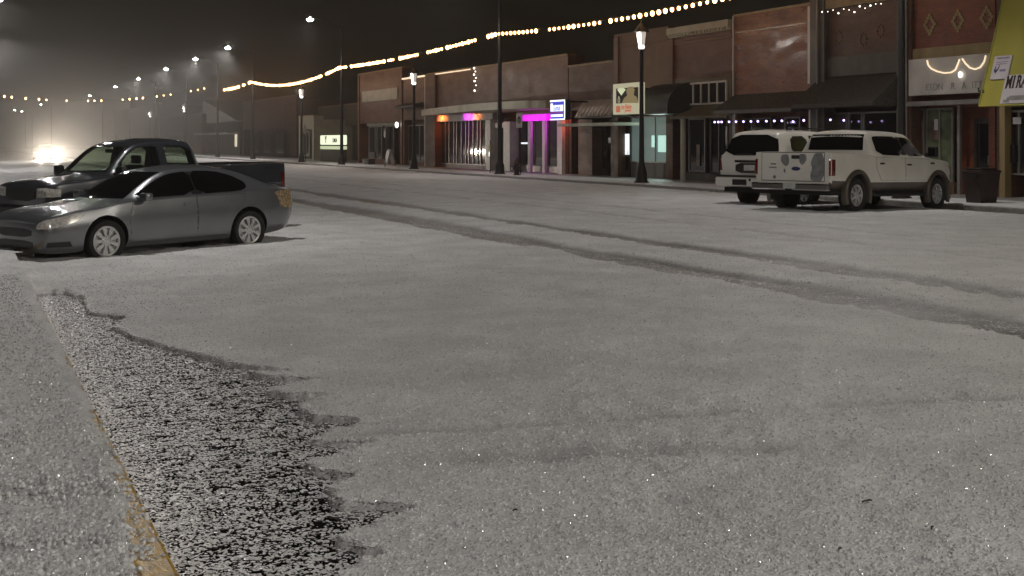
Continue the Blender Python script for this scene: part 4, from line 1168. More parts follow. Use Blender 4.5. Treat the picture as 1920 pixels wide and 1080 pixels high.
# ---- A: restaurant with the yellow awning (runs out of the picture at the right)
def restaurant():
    root, sa, sb = shop('restaurant', 'restaurant under a tall sloping yellow awning at the right edge', 'building', 1868, 2010, 7.6, 'brick_dark', 3.6, .35)
    tb = 27.15; zb = 2.86; zt = 7.2
    s1 = SX(1836, tb); s0 = sa + .1
    s1t = SX(1885, 28.3)
    mb = MB()
    a = [(tb, s1, zb), (28.46, s1, zb), (28.46, s1, zt), (28.40, s1, zt)]
    mb.prism(a, (0, s0 - s1, 0))
    mb.build('awning', 'yellow_metal', root)
    mb = MB(); n = 9
    mb.tube([(tb - .012, s1, zb + .02), (28.40 - .012, s1, zt)], .022, 5)
    mb.tube([(tb, s1, zb), (tb, s0, zb)], .03, 6)
    mb.build('awning_seam', 'yellow_metal', root)
    # front under the awning
    t = T0 + .3
    box(root, 'pilaster', 'tan_band', 1886, 1896, .1, 3.55, t - .1, .25)
    door(root, SX(1880, t), SX(1860, t), .16, 2.5, t + .2)
    window(root, SX(1899, t), SX(1925, t), .9, 2.7, t, 'glass', 'frame_grey', 2, 1)
    window(root, SX(1936, t), SX(1985, t), .9, 2.7, t, 'glass', 'frame_grey', 2, 1)
    box(root, 'notice', 'sign_white', 1900, 1915, 2.35, 2.55, t - .06, .02)
    box(root, 'mailbox', 'black_metal', 1900, 1908, 1.2, 1.75, t - .06, .12, .02)
    # boards fixed to the slope
    def on_slope(x, y):
        lo, hi = 0.0, 1.0
        d = ray(x, y)
        # plane through (tb, zb) and (28.40, zt)
        nx, nz = (zt - zb), -(28.40 - tb)
        k = (nx * tb + nz * (zb - CAM_Z)) / (nx * d[0] + nz * d[2])
        return Vector((d[0] * k, d[1] * k, CAM_Z + d[2] * k))
    ang = math.atan2(28.40 - tb, zt - zb)
    def frame_at(p):
        up = Vector((math.sin(ang), 0, math.cos(ang))); out = Vector((-math.cos(ang), 0, math.sin(ang))); rt = Vector((0, -1, 0))
        m = Matrix(((rt.x, up.x, out.x, 0), (rt.y, up.y, out.y, 0), (rt.z, up.z, out.z, 0), (0, 0, 0, 1)))
        return m
    def board(name, label, px, w, h, group=None):
        p = on_slope(*px)
        r = thing(name, label, 'sign', p)
        m = frame_at(p)
        bm = MB().box((-w / 2, -h / 2, .012), (w / 2, h / 2, .045))
        bmesh.ops.transform(bm.bm, matrix=m, verts=bm.bm.verts)
        bm.build('panel', 'sign_white', r, local=True)
        return r, m
    def letters(r, m, txt, size, off, material, bold=0, squash=1.0, name='lettering', spacing=1.0):
        textmesh(txt, size, name, material, r, (0, 0, 0), depth=.006, bold=bold, squash=squash, local=True, spacing=spacing, rot=m @ Matrix.Translation((off[0], off[1], .052)))
    def bars(r, m, rects, material, name):
        mb = MB()
        for x0, y0, x1, y1 in rects: mb.box((x0, y0, .046), (x1, y1, .054))
        bmesh.ops.transform(mb.bm, matrix=m, verts=mb.bm.verts)
        mb.build(name, material, r, local=True)
    r, m = board('wall_sign', 'white board with bold dark serif letters on the yellow awning', (1935, 166), 2.08, .84)
    for ch, x, q in (('M', -.85, .56), ('I', -.675, .7), ('R', -.475, .60), ('A', -.275, .60)):
        letters(r, m, ch, .50, (x, .20), 'sign_ink', .010, q)
    bars(r, m, [(x - .035, y, x + .035, y + .022) for y in (.022, .352) for x in (-.935, -.765, -.675)] + [(-.575, .022, -.505, .044), (-.445, .022, -.37, .044), (-.375, .022, -.30, .044), (-.245, .022, -.17, .044), (-.575, .352, -.51, .374)], 'sign_ink', 'letter_serif')
    bars(r, m, [(-.72, -.33, .8, -.20), (-.92, -.39, -.70, -.31), (-.80, -.33, -.66, -.24)], 'faint_ink', 'emblem')
    r, m = board('wall_sign', 'small white poster with a dark swoosh letter on the yellow awning', (1879, 127), .66, .70)
    bars(r, m, [(-.22 + .055 * k, .255, -.185 + .055 * k, .30) for k in range(9)], 'purple_ink', 'lettering')
    bars(r, m, [(-.22, .15, .24, .165), (-.22, .09, .20, .105), (-.02, -.13, .20, -.06)], 'purple_ink', 'small_print')
    mb = MB(); mb.prism([(-.24, -.10, .048), (-.17, -.18, .048), (-.08, -.06, .048), (-.045, .13, .048), (-.11, -.04, .048), (-.18, -.09, .048), (-.20, .06, .048)], (0, 0, .006))
    bmesh.ops.transform(mb.bm, matrix=m, verts=mb.bm.verts); mb.build('emblem', 'navy_ink', r, local=True)
    # plant hanging at the awning corner
    mb = MB(); p = at_t(1843, 170, 27.3)
    for k in range(26):
        a = random.uniform(0, 6.28); q = p + Vector((random.uniform(-.1, .1), random.uniform(-.12, .12), random.uniform(-.22, .10)))
        e = Vector((math.cos(a) * .07, math.sin(a) * .07, random.uniform(-.05, .05)))
        mb.poly([q, q + e * .5 + Vector((0, .02, .03)), q + e, q + e * .5 - Vector((0, .02, .03))])
    o = mb.build('garland', 'foliage'); tag(o, 'tuft of dark garland tied at the lower left corner of the yellow awning', 'decoration')
restaurant()

# ---- B: red brick shop with three diamonds and a white sign board
def diamond_shop():
    root, sa, sb = shop('brick_shop', 'red brick shop front with three pale brick diamonds above a white sign board', 'building', 1702, 1866, 8.2, 'brick_red', 3.55, .25)
    zc = Z_(1740, 103, T0)
    box(root, 'band', 'tan_band', 1707, 1866, Z_(1740, 112), Z_(1740, 90), T0 - .002, .06)
    MB().box((T0 - .12, sb - .30, 0), (T0 + .3, sb + .0, 8.1)).build('pilaster', 'brick_dark', root)
    MB().tube([(T0 - .17, sb - .10, .2), (T0 - .17, sb - .10, 8.0)], .05, 8).build('downpipe', 'frame_grey', root)
    for x, y in ((1744, 46), (1797, 39), (1851, 33)):
        c = at_t(x, y, T0)
        mb = MB(); n = 3
        for q in range(4):
            for k in range(n):
                u0 = k / n; a0 = math.pi / 2 * q; a1 = math.pi / 2 * (q + 1)
                p0 = Vector((0, math.cos(a0) * .22, math.sin(a0) * .30)); p1 = Vector((0, math.cos(a1) * .22, math.sin(a1) * .30))
                w = c + p0.lerp(p1, u0)
                mb.box((T0 - .03, w.y - .065, w.z - .05), (T0 + .02, w.y + .065, w.z + .05))
        mb.build('diamond_ornament', 'tan_band', root)
    t = T0 + .32
    zs = Z_(1780, 190)
    MB().box((T0 - .45, sa + .05, zs - .12), (T0 + .1, sb - .32, zs + .02)).build('canopy', 'frame_grey', root)
    z0, z1 = .62, zs - .25
    xs = [1712, 1739, 1790, 1800, 1806]
    window(root, SX(1712, t), SX(1733, t), z0, z1, t, 'poster', 'frame_grey')
    window(root, SX(1741, t), SX(1786, t), z0, z1, t, 'poster_green', 'frame_grey', 2, 1)
    MB().box((t - .03, SX(1790, t), .1), (t + .1, SX(1711, t), .55)).build('bulkhead', 'stucco', root)
    box(root, 'mullion', 'frame_grey', 1799, 1804, .12, zs - .12, t - .02, .1)
    door(root, SX(1826, t + .3), SX(1859, t + .3), .16, 2.55, t + .3, 'door_dark')
    box(root, 'poster', 'poster', 1744, 1760, 1.9, 2.5, t - .052, .01)
    box(root, 'poster', 'sign_white', 1752, 1759, 2.2, 2.55, t - .066, .01)
    # white sign board
    p = at_t(1781, 142, T0 - .1)
    ztop, zbot = Z_(1710, 112, T0 - .1), Z_(1710, 180, T0 - .1)
    s0, s1 = SX(1706, T0 - .1), SX(1862, T0 - .1)
    sg = thing('shop_sign', 'white shop sign board with faded grey letters and swags of rope light', 'sign', (T0 - .1, (s0 + s1) / 2, (ztop + zbot) / 2))
    MB().box((T0 - .16, s0, zbot), (T0 - .065, s1, ztop), .015).build('board', 'grey_white', sg)
    zl = zbot + .24
    for txt, x in (('ETDN', 1752), ('R', 1787), ('A', 1808), ('ITT', 1832)):
        textmesh(txt, .30, 'lettering', 'faint_ink', sg, (T0 - .165, SX(x, T0 - .16), zl), depth=.004, squash=1.0)
    # rope light swags
    def swag(pts, label):
        P = [at_t(x, y, T0 - .19) for x, y in pts]
        Q = []
        for i in range(len(P) - 1):
            for k in range(4): Q.append(P[i].lerp(P[i + 1], k / 4))
        Q.append(P[-1])
        o = MB().tube(Q, .022, 6).build('rope_light', 'rope_white'); tag(o, label, 'rope light', 'rope lights on the white sign board')
    swag([(1738, 113), (1740, 122), (1746, 129), (1757, 134), (1770, 137), (1783, 136), (1791, 131), (1795, 122), (1799, 111)], 'glowing white rope light swag on the left half of the white sign board')
    swag([(1804, 110), (1810, 119), (1818, 127), (1828, 130), (1838, 126), (1845, 116), (1848, 104)], 'glowing white rope light swag at the right end of the white sign board')
    b = MB().ball(at_t(1800, 140, T0 - .22), .055, 8, 6, (1, 1, 1.7)).build('bulb', 'bulb_white'); tag(b, 'single white bulb hanging under the rope light swags', 'bulb')
diamond_shop()

# ---- C: dark brick shop with icicle lights and the big shingled awning
def awning(root, x0, x1, zt, zb, tb, tt=T0 - .004, m='shingle', name='awning', ends=True):
    s1, s0 = SX(x0, T0), SX(x1, T0)
    mb = MB().prism([(tb, s0, zb), (tt, s0, zb), (tt, s0, zt), (tb, s0, zb + .14)], (0, s1 - s0, 0))
    return mb.build(name, m, root)

def icicle_shop():
    root, sa, sb = shop('brick_shop', 'dark brown brick shop with broken icicle lights under its cornice and a deep shingled awning', 'building', 1526, 1700, 7.9, 'brick_dark', 3.6, .3)
    MB().box((T0 - .20, sb - .85, 0), (T0 + .3, sb - .02, 7.8)).build('pilaster', 'dark_panel', root)
    MB().box((T0 - .14, sa + .02, 0), (T0 + .3, sa + .32, 7.8)).build('pilaster', 'dark_panel', root)
    MB().tube([(T0 - .25, sb - .52, .2), (T0 - .25, sb - .52, 7.7)], .045, 8).build('downpipe', 'frame_grey', root)
    zc = Z_(1620, 8)
    MB().box((T0 - .16, sa + .33, zc), (T0 + .05, sb - .86, zc + .9)).build('cornice', 'tan_band', root)
    MB().box((T0 - .07, sa + .33, Z_(1560, 144)), (T0 + .05, sb - .86, Z_(1560, 108))).build('fascia', 'dark_panel', root)
    for x, y in ((1572, 70), (1650, 58), (1618, 74)):
        c = at_t(x, y, T0); mb = MB()
        for q in range(8):
            a = 2 * math.pi * q / 8
            mb.box((T0 - .025, c.y + .17 * math.cos(a) - .05, c.z + .2 * math.sin(a) - .045), (T0 + .02, c.y + .17 * math.cos(a) + .05, c.z + .2 * math.sin(a) + .045))
        mb.build('brick_ornament', 'brick_brown', root)
    awning(root, 1536, 1692, Z_(1600, 142), Z_(1600, 199, 27.3), 27.3)
    t = T0 + .3
    for x0, x1, m in ((1536, 1560, 'glass'), (1566, 1588, 'frame_dark'), (1594, 1616, 'glass'), (1622, 1684, 'glass')):
        window(root, SX(x0, t), SX(x1, t), .7, 2.8, t, m, 'frame_grey')
    MB().box((t - .03, SX(1690, t), .1), (t + .1, SX(1534, t), .6)).build('bulkhead', 'stucco', root)
    # icicle lights
    r = thing('icicle_lights', 'broken row of small white icicle lights under the cornice of the dark brick shop', 'string lights', (T0 - .2, SX(1590, T0), zc))
    P = []
    for k, x in enumerate(range(1542, 1656, 10)):
        z = zc - .02
        P.append(Vector((T0 - .19, SX(x, T0 - .19), z)))
    MB().tube(P, .008, 4).build('wire', 'black_metal', r)
    bulb = None
    for k, p in enumerate(P):
        dz = [.03, .05, .02, .16, .04, .10, .2, .03, .12, .06, .03, .05][k % 12]
        MB().tube([p, p - Vector((0, 0, dz))], .006, 4).build('drop_wire', 'black_metal', r)
        b = MB().ball(p - Vector((0, 0, dz + .03)), .030 if k in (0, 3, 6, 7, 9) else .018, 8, 6).build('bulb', 'bulb_white', r)
icicle_shop()

# ---- D: wet brick shop with white downpipes
def wet_brick_shop():
    root, sa, sb = shop('brick_shop', 'brick shop with wet streaked upper wall between two white downpipes', 'building', 1376, 1523, Z_(1520, 9), 'brick_wet', 3.4, .25)
    MB().box((T0 - .13, SX(1523, T0 - .05), Z_(1520, 157)), (T0 - .004, SX(1517.5, T0 - .05), Z_(1520, 12))).build('pilaster', 'white_paint', root)
    MB().tube([(T0 - .06, SX(1377, T0), .2), (T0 - .06, SX(1377, T0), Z_(1377, 30))], .035, 8).build('downpipe', 'white_paint', root)
    MB().box((T0 - .02, sa + .3, Z_(1376, 63)), (T0 + .01, sb - .1, Z_(1376, 61))).build('wire_trim', 'frame_grey', root)
    awning(root, 1376, 1526, Z_(1376, 178), Z_(1345, 213, 27.55), 27.55)
    MB().box((27.545, SX(1525, T0), Z_(1345, 214, 27.55)), (27.52, SX(1377, T0), Z_(1345, 208, 27.55))).build('awning_edge', 'dark_panel', root)
    for x in (1377, 1518):
        MB().tube([(27.65, SX(x, 27.65), .15), (27.65, SX(x, 27.65), Z_(1345, 212, 27.55))], .03, 8).build('awning_post', 'white_paint', root)
    t = T0 + .3
    for x0, x1 in ((1386, 1410), (1416, 1446), (1474, 1500)):
        window(root, SX(x0, t), SX(x1, t), .7, 2.7, t, 'glass', 'frame_grey')
    door(root, SX(1450, t + .2), SX(1470, t + .2), .16, 2.5, t + .2)
    MB().box((t - .03, SX(1504, t), .1), (t + .1, SX(1382, t), .6)).build('bulkhead', 'stucco', root)
    # violet LED string under the awning edge
    r = thing('led_string', 'string of violet white bulbs hung under the dark awning behind the suv', 'string lights', at_t(1430, 227, 27.1))
    xs = [1340, 1347, 1353, 1367, 1380, 1394, 1408, 1421, 1437, 1452, 1466, 1487, 1507]
    P = [at_t(x, 227.5 - (x - 1340) * .02 + (2 if k == 11 else 0), 27.1) for k, x in enumerate(xs)]
    MB().tube(P, .008, 4).build('wire', 'black_metal', r)
    for p in P: MB().ball(p - Vector((0, 0, .03)), .042, 8, 6).build('bulb', 'bulb_violet', r)
    r = thing('led_string', 'two separate white bulbs under the shingled awning above the white pickup cab', 'string lights', at_t(1570, 223, 27.1))
    P = [at_t(x, y, 27.1) for x, y in ((1545, 221), (1557, 223), (1570, 221.5), (1582, 224))]
    MB().tube(P, .008, 4).build('wire', 'black_metal', r)
    for p in (P[1], P[3]): MB().ball(p - Vector((0, 0, .03)), .036, 8, 6).build('bulb', 'bulb_violet', r)
    o = thing('oval_sign', 'white oval sign on a bracket beside the rear corner of the suv', 'sign', at_t(1362, 255, 27.6))
    c = at_t(1362, 255, 27.6)
    mb = MB(); pts = [(c.x - .02 + .30 * math.cos(a) * .6, c.y + .30 * math.cos(a) * .8, c.z + .38 * math.sin(a)) for a in [2 * math.pi * k / 24 for k in range(24)]]
    mb.prism(pts, (.04, -.04, 0)); mb.build('panel', 'white_paint', o)
    MB().tube([(c.x, c.y, c.z + .36), (c.x + .3, c.y, c.z + .6), (T0, c.y, c.z + .6)], .02).build('bracket', 'black_metal', o)
wet_brick_shop()

# ---- E: cornice shop with white transom windows
def transom_shop():
    root, sa, sb = shop('brick_shop', 'brick shop with a pale glowing cornice and a row of white framed transom windows', 'building', 1257, 1374.5, Z_(1374, 42), 'brick_brown', 3.4, .3)
    zt = Z_(1374, 36)
    mb = MB().box((T0 - .22, sa + .03, zt - .28), (T0 + .1, sb - .02, zt + .0)).box((T0 - .14, sa + .04, zt - .42), (T0 + .05, sb - .03, zt - .28))
    n = 22
    for k in range(n):
        y = sa + .1 + (sb - sa - .3) * k / (n - 1); mb.box((T0 - .19, y, zt - .40), (T0 - .13, y + .09, zt - .282))
    mb.build('cornice', 'cream', root)
    for zz in (Z_(1374, 62), Z_(1374, 68), Z_(1374, 140)):
        MB().box((T0 - .05, sa + .05, zz - .05), (T0 + .02, sb - .35, zz + .03)).build('brick_course', 'brick_tan', root)
    MB().box((T0 - .10, sb - .34, 0), (T0 + .2, sb - .01, zt - .44)).build('pilaster', 'brick_brown', root)
    zc0, zc1 = Z_(1361, 191), Z_(1361, 154)
    MB().box((T0 - .03, sa + .06, zc0 - .5), (T0 + .01, sb - .36, zc1 + .22)).build('fascia', 'olive_panel', root)
    s0, s1 = SX(1361, T0 - .06), SX(1271, T0 - .06)
    window(root, s0, s1, zc0, zc1, T0 - .05, 'glass', 'white_paint', 6, 1, .075, 'transom_window')
    z = Z_(1300, 212, 27.6)
    mb = MB().prism([(27.3, SX(1362, 27.3), z - .15), (T0 - .035, SX(1362, 27.3), z + .25), (T0 - .035, SX(1362, 27.3), z + .17), (27.3, SX(1362, 27.3), z - .21)], (0, SX(1256, 27.3) - SX(1362, 27.3), 0))
    for k in range(40):
        y = SX(1362, 27.3) + (SX(1256, 27.3) - SX(1362, 27.3)) * k / 40
        mb.box((27.28, y, z - .235), (27.31, y + .04, z - .13))
    mb.build('awning', 'olive_panel', root)
    t = T0 + .3
    MB().cyl((T0 - .9, SX(1281, 27.6), .12), (T0 - .9, SX(1281, 27.6), z - .1), .11).build('column', 'cream', root)
    window(root, SX(1262, t), SX(1282, t), .6, 2.75, t, 'glass', 'frame_dark')
    window(root, SX(1294, t), SX(1322, t), .6, 2.75, t, 'glass', 'frame_grey', 1, 1)
    window(root, SX(1334, t), SX(1364, t), .6, 2.75, t, 'glass', 'frame_dark', 2, 1)
    MB().box((t - .03, SX(1366, t), .1), (t + .1, SX(1260, t), .5)).build('bulkhead', 'dark_panel', root)
    box(root, 'display_card', 'poster', 1306, 1312, .8, 1.7, t - .045, .01)
transom_shop()

# ---- F: jeweller with teal lit window
def jeweller():
    root, sa, sb = shop('jewelry_shop', 'brown stucco shop with a teal lit window and a rounded black awning', 'building', 1153, 1255.5, Z_(1254, 53), 'stucco', 3.55, .3)
    MB().box((T0 - .08, sb - .42, 0), (T0 + .2, sb - .01, Z_(1254, 53) - .04)).build('pilaster', 'brick_tan', root)
    MB().box((T0 - .05, sa + .03, Z_(1254, 76)), (T0 + .02, sb - .43, Z_(1254, 71))).build('band', 'stucco', root)
    # rounded awning
    tb = 27.3; s1, s0 = SX(1196, tb), SX(1251, tb); zb = Z_(1225, 214, tb); zt = Z_(1225, 160, T0)
    pts = [(T0 - .004, s0, zb)] + [(T0 - .004 - (T0 - tb) * math.sin(math.pi / 2 * (1 - k / 8)), s0, zb + .25 + (zt - zb - .25) * math.sin(math.pi / 2 * k / 8)) for k in range(9)]
    pts.insert(1, (tb - .0, s0, zb))
    MB().prism(pts, (0, s1 - s0, 0)).build('awning', 'black_canvas', root)
    t = T0 + .3
    zt, zb = Z_(1220, 220, t), Z_(1220, 303, t)
    w = window(root, SX(1253, t), SX(1185, t), zb, zt, t, 'teal_win', 'frame_grey', 3, 1, .05)
    MB().box((t - .012, SX(1252.5, t), Z_(1240, 285, t)), (t - .004, SX(1234, t), Z_(1240, 254, t))).build('lit_pane', 'teal_lit', w)
    MB().box((t - .012, SX(1229.5, t), Z_(1225, 276, t)), (t - .004, SX(1222, t), Z_(1225, 254, t))).build('lit_pane', 'teal_lit', w)
    d = door(root, SX(1161, t + .1), SX(1181, t + .1), .16, 2.75, t + .1, 'door_dark')
    MB().box((t + .07, SX(1177, t), Z_(1170, 290, t)), (t + .09, SX(1166, t), Z_(1170, 251, t))).build('lit_pane', 'white_lit', d)
    MB().box((t - .03, SX(1254, t), .1), (t + .1, SX(1184, t), zb - .06)).build('bulkhead', 'dark_panel', root)
    L = bpy.data.lights.new('window_light', 'AREA'); L.energy = 25; L.color = (.75, 1, .92); L.shape = 'RECTANGLE'; L.size = 2; L.size_y = 1.2
    lo = bpy.data.objects.new('window_light', L); C.objects.link(lo); lo.location = (t - .1, SX(1238, t), 1.9); lo.rotation_euler = (0, R(-90) + R(180), 0)
    lo.rotation_euler = (0, R(90), 0)
    # hanging jewelry sign, faces down the street
    ts0, ts1 = 26.4, 28.3
    p = at_t(1173, 186, 27.3)
    r = thing('hanging_sign', 'dim cream shop sign with a gem, a ring and a red band of script', 'sign', p)
    x0, x1, y0, y1 = 1149, 1199, 159, 214
    tt = 26.9
    sl, sr = SX(x0, tt), SX(x1, tt); zt, zb = Z_(1149, 158, tt), Z_(1149, 215, tt)
    MB().box((tt, sr, zb), (tt + .28, sl, zt), .03).build('case', 'sign_warm', r)
    def pl(name, m, a, b, c, d, o=.006):   # px rectangle on the face
        MB().box((tt - o - .004, SX(c, tt), Z_(1173, d, tt)), (tt - o + .002, SX(a, tt), Z_(1173, b, tt))).build(name, m, r)
    pl('picture', 'sign_ink', 1155.5, 165, 1197, 193)
    mb = MB(); P = lambda x, y, o: at_t(x, y, tt - o)
    mb.prism([P(1157, 168, .014), P(1161, 165.5, .014), P(1170, 165.5, .014), P(1173, 168, .014), P(1165, 179, .014)], (.003, 0, 0)); mb.build('gem', 'sign_lit_low', r)
    mb = MB(); c = P(1160.5, 188, .014)
    ring = [c + Vector((0, .085 * math.cos(a), .10 * math.sin(a))) for a in [2 * math.pi * k / 16 for k in range(17)]]
    mb.tube(ring, .018, 6); mb.ball(c + Vector((0, 0, .14)), .035, 6, 5); mb.build('ring', 'sign_warm', r)
    mb = MB(); mb.prism([P(1166, 193, .018), P(1170, 184, .018), P(1176, 179, .018), P(1174, 170, .018), P(1178, 163, .018), P(1186, 162, .018), P(1190, 168, .018), P(1188, 178, .018), P(1194, 182, .018), P(1197, 193, .018)], (.003, 0, 0)); mb.build('picture', 'sign_photo', r)
    pl('red_band', 'sign_red', 1155.5, 198, 1163, 210)
    textmesh('Joy Elaine', .25, 'lettering', 'sign_red', r, (tt - .014, SX(1175, tt), Z_(1173, 200.5, tt)), depth=.003, squash=.95, bold=.006)
    textmesh('Jewelry', .19, 'lettering', 'sign_red', r, (tt - .014, SX(1178, tt), Z_(1173, 207, tt)), depth=.003, squash=1.0, bold=.004)
    MB().tube([(27.05, sl + .02, zt - .1), (27.05, sl + .35, zt - .5), (27.3, sl + .5, zb + .1), (T0 + .2, sl + .5, zb - .2)], .035, 6).build('bracket', 'frame_grey', r)
    MB().box((tt + .28, (sl + sr) / 2 - .05, zt - .3), (T0, (sl + sr) / 2 + .05, zt - .2)).build('mount', 'black_metal', r)
jeweller()

# ---- G: low shop with seamed mansard
def mansard_shop():
    root, sa, sb = shop('low_shop', 'low dark shop with a ribbed grey mansard roof over a flat canopy', 'building', 1066, 1151, 5.6, 'brick_dark', 3.4, .3)
    tb = 27.8; zb, zt = Z_(1110, 221, tb), Z_(1110, 188, T0)
    s0, s1 = SX(1146, tb), SX(1078, tb)
    MB().prism([(tb, s0, zb), (T0 - .004, s0, zb), (T0 - .004, s0, zt), (T0 - .25, s0, zt), (tb, s0, zb + .1)], (0, s1 - s0, 0)).build('mansard', 'seam_metal', root)
    mb = MB()
    for k in range(9):
        y = s0 + (s1 - s0) * (k + .5) / 9
        mb.tube([(tb - .02, y, zb + .1), (T0 - .26, y, zt - .12)], .035, 5)
    mb.build('seam', 'frame_grey', root)
    t2 = 27.0; z = Z_(1100, 236, t2)
    MB().box((t2, SX(1151, t2), z), (T0 - .004, SX(1044, t2), z + .13)).build('canopy', 'cream', root)
    t = T0 + .3
    MB().box((t - .35, SX(1122, t), .1), (t + .2, SX(1096, t), 3.3)).build('wall_panel', 'brick_tan', root)
    box(root, 'notice', 'sign_white', 1141, 1150, Z_(1145, 268, t), Z_(1145, 258, t), t - .06, .02)
    window(root, SX(1072, t), SX(1092, t), .6, 2.8, t, 'glass', 'frame_dark')
    door(root, SX(1126, t + .2), SX(1138, t + .2), .16, 2.6, t + .2)
mansard_shop()

# ---- H: corner store with curved canopy and coloured lights
def curved_store():
    root, sa, sb = shop('corner_store', 'long brick store with a curved pale canopy and coloured lights over its glass front', 'building', 801, 1065, Z_(890, 128), 'brick_brown', 3.5, .3)
    MB().box((T0 - .16, sb - 1.9, 0), (T0 + .3, sb - .02, Z_(890, 128) - .05)).build('pilaster', 'brick_dark', root)
    # light line at the roof edge
    MB().box((T0 - .10, SX(884, T0), Z_(884, 131)), (T0 - .055, SX(818, T0), Z_(884, 129))).build('edge_light', 'rope_white', root)
    # curved canopy
    mb = MB(); n = 20
    front = []
    for k in range(n + 1):
        x = 790 + (1064 - 790) * k / n
        u = k / n
        t = T0 - .25 - 2.1 * math.sin(math.pi * min(1, u * 1.08)) ** .7
        front.append((t, SX(x, t)))
    zb = 3.52; zt = 3.92
    pts = [(T0 - .004, front[0][1], zb)] + [(a, b, zb) for a, b in front] + [(T0 - .004, front[-1][1], zb)]
    mb.prism(pts, (0, 0, zt - zb)); mb.build('canopy', 'cream', root)
    t = T0 + .3
    xs = [806, 818, 826, 836, 843, 852, 857, 866, 874, 880, 888, 896, 902, 912, 920]
    for a, b in zip(xs, xs[1:]):
        window(root, SX(a, t), SX(b, t), .45, 3.1, t, 'glass', 'frame_grey', 1, 1, .045, 'shop_window')
    MB().box((t - .03, SX(922, t), .1), (t + .1, SX(804, t), .40)).build('bulkhead', 'frame_dark', root)
    # white entry
    MB().box((t - .5, SX(934, t), .12), (t + .1, SX(926, t), 3.1)).build('entry_pier', 'white_paint', root)
    MB().box((t - .5, SX(971, t), .12), (t + .1, SX(959, t), 2.95)).build('entry_pier', 'white_paint', root)
    MB().box((t - .48, SX(959, t), 2.62), (t + .08, SX(943, t), 2.88)).build('entry_lintel', 'white_paint', root)
    d = door(root, SX(944, t), SX(958, t), .16, 2.6, t, 'frame_dark')
    mb = MB(); c = at_t(950, 271, t - .03); mb.lathe([(.18, -.01), (.21, -.015), (.24, -.01), (.24, .01)], (0, 0, 0), 'Z', 20)
    bmesh.ops.transform(mb.bm, matrix=Matrix.Translation(c) @ Matrix.Rotation(R(90), 4, 'Y'), verts=mb.bm.verts); mb.build('door_emblem', 'faint_ink', d)
    # dark glass with magenta header and columns
    for a, b in ((975, 996), (1003, 1023), (1030, 1049)):
        window(root, SX(a, t), SX(b, t), .55, 3.0, t, 'glass', 'frame_dark', 1, 1, .05, 'shop_window')
    MB().box((t - .03, SX(1063, t), .1), (t + .1, SX(973, t), .50)).build('bulkhead', 'frame_grey', root)
    zh0, zh1 = Z_(1008, 226, T0 - .3), Z_(1008, 214, T0 - .3)
    MB().box((T0 - .30, SX(1034, T0), zh0), (T0 - .06, SX(986, T0), zh1)).build('header', 'magenta', root)
    for x in (999, 1026): MB().box((T0 - .22, SX(x + 2.5, T0), .15), (T0 - .08, SX(x - 2.5, T0), zh0 - .01)).build('column', 'white_paint', root)
    MB().box((T0 - .2, SX(1060, T0), .15), (T0 + .1, SX(1051, T0), 3.5)).build('column', 'white_paint', root)
    box(root, 'shelf', 'white_lit', 976, 992, Z_(980, 270, t), Z_(980, 267, t), t - .055, .02)
    # coloured lamps under the canopy
    for x, col, w in ((818, (1, .22, .04), 80), (866, (.70, .04, 1), 75), (880, (1, .25, .06), 50), (938, (.9, .25, .2), 6), (1000, (.85, .03, .9), 40), (1027, (.85, .03, .9), 40), (1055, (1, .15, .12), 22)):
        L = bpy.data.lights.new('canopy_light', 'SPOT'); L.energy = w; L.color = col; L.shadow_soft_size = .08; L.spot_size = R(150); L.spot_blend = .6
        lo = bpy.data.objects.new('canopy_light', L); C.objects.link(lo); lo.location = (T0 - .5, SX(x, T0 - .4), 3.40 if x < 990 else zh0 - .03)
        lo.rotation_euler = (0, R(-60), 0)
    MB().box((T0 - .02, SX(924, T0), 3.12), (T0 + .28, SX(805, T0), 3.49)).build('valance', 'grey_white', root)
    # cluster of white bulbs at the corner
    r = thing('icicle_lights', 'short vertical strand of white bulbs hanging down the brick wall above the curved canopy', 'string lights', at_t(891, 128, T0 - .1))
    P = [at_t(x, y, T0 - .08) for x, y in ((890, 128), (892, 134), (890, 140), (893, 146), (891, 152), (893, 160), (891, 170))]
    MB().tube(P, .008, 4).build('wire', 'black_metal', r)
    for k, p in enumerate(P): MB().ball(p + Vector((-.03, .02 * (-1) ** k, 0)), .06 if k % 2 == 0 else .04, 8, 6).build('bulb', 'bulb_white', r)
    # hanging blue sign
    tt = 26.6
    r = thing('hanging_sign', 'bright blue and white lit sign hanging at the end of the curved canopy', 'sign', at_t(1045, 206, tt))
    sl, sr = SX(1031, tt), SX(1060, tt); zt, zb = Z_(1045, 187, tt), Z_(1045, 225, tt)
    MB().box((tt + .004, sr, zb), (tt + .3, sl, zt), .05).build('case', 'navy_case', r); MB().box((tt - .003, sr + .06, zb + .06), (tt + .05, sl - .06, zt - .06), .02).build('face', 'sign_blue', r)
    def pl(name, m, x0, y0, x1, y1, o=.008):
        MB().box((tt - o, SX(x1, tt), Z_(1045, y1, tt)), (tt - o + .006, SX(x0, tt), Z_(1045, y0, tt))).build(name, m, r)
    pl('light_border', 'sign_blue_white', 1031.5, 187.5, 1059.5, 190.5); pl('light_border', 'sign_blue_white', 1032, 222.5, 1059, 225)
    pl('light_border', 'sign_blue_white', 1058, 190.5, 1059.6, 222.5)
    pl('stripe', 'sign_plum', 1032, 210, 1056, 212.5); pl('text_panel', 'sign_blue_white', 1033, 214.5, 1055.5, 219)
    pl('text_panel', 'sign_blue_white', 1032.5, 193.5, 1036.5, 197)
    pl('text_panel', 'sign_blue_white', 1032.5, 197, 1056, 208.5, .010)
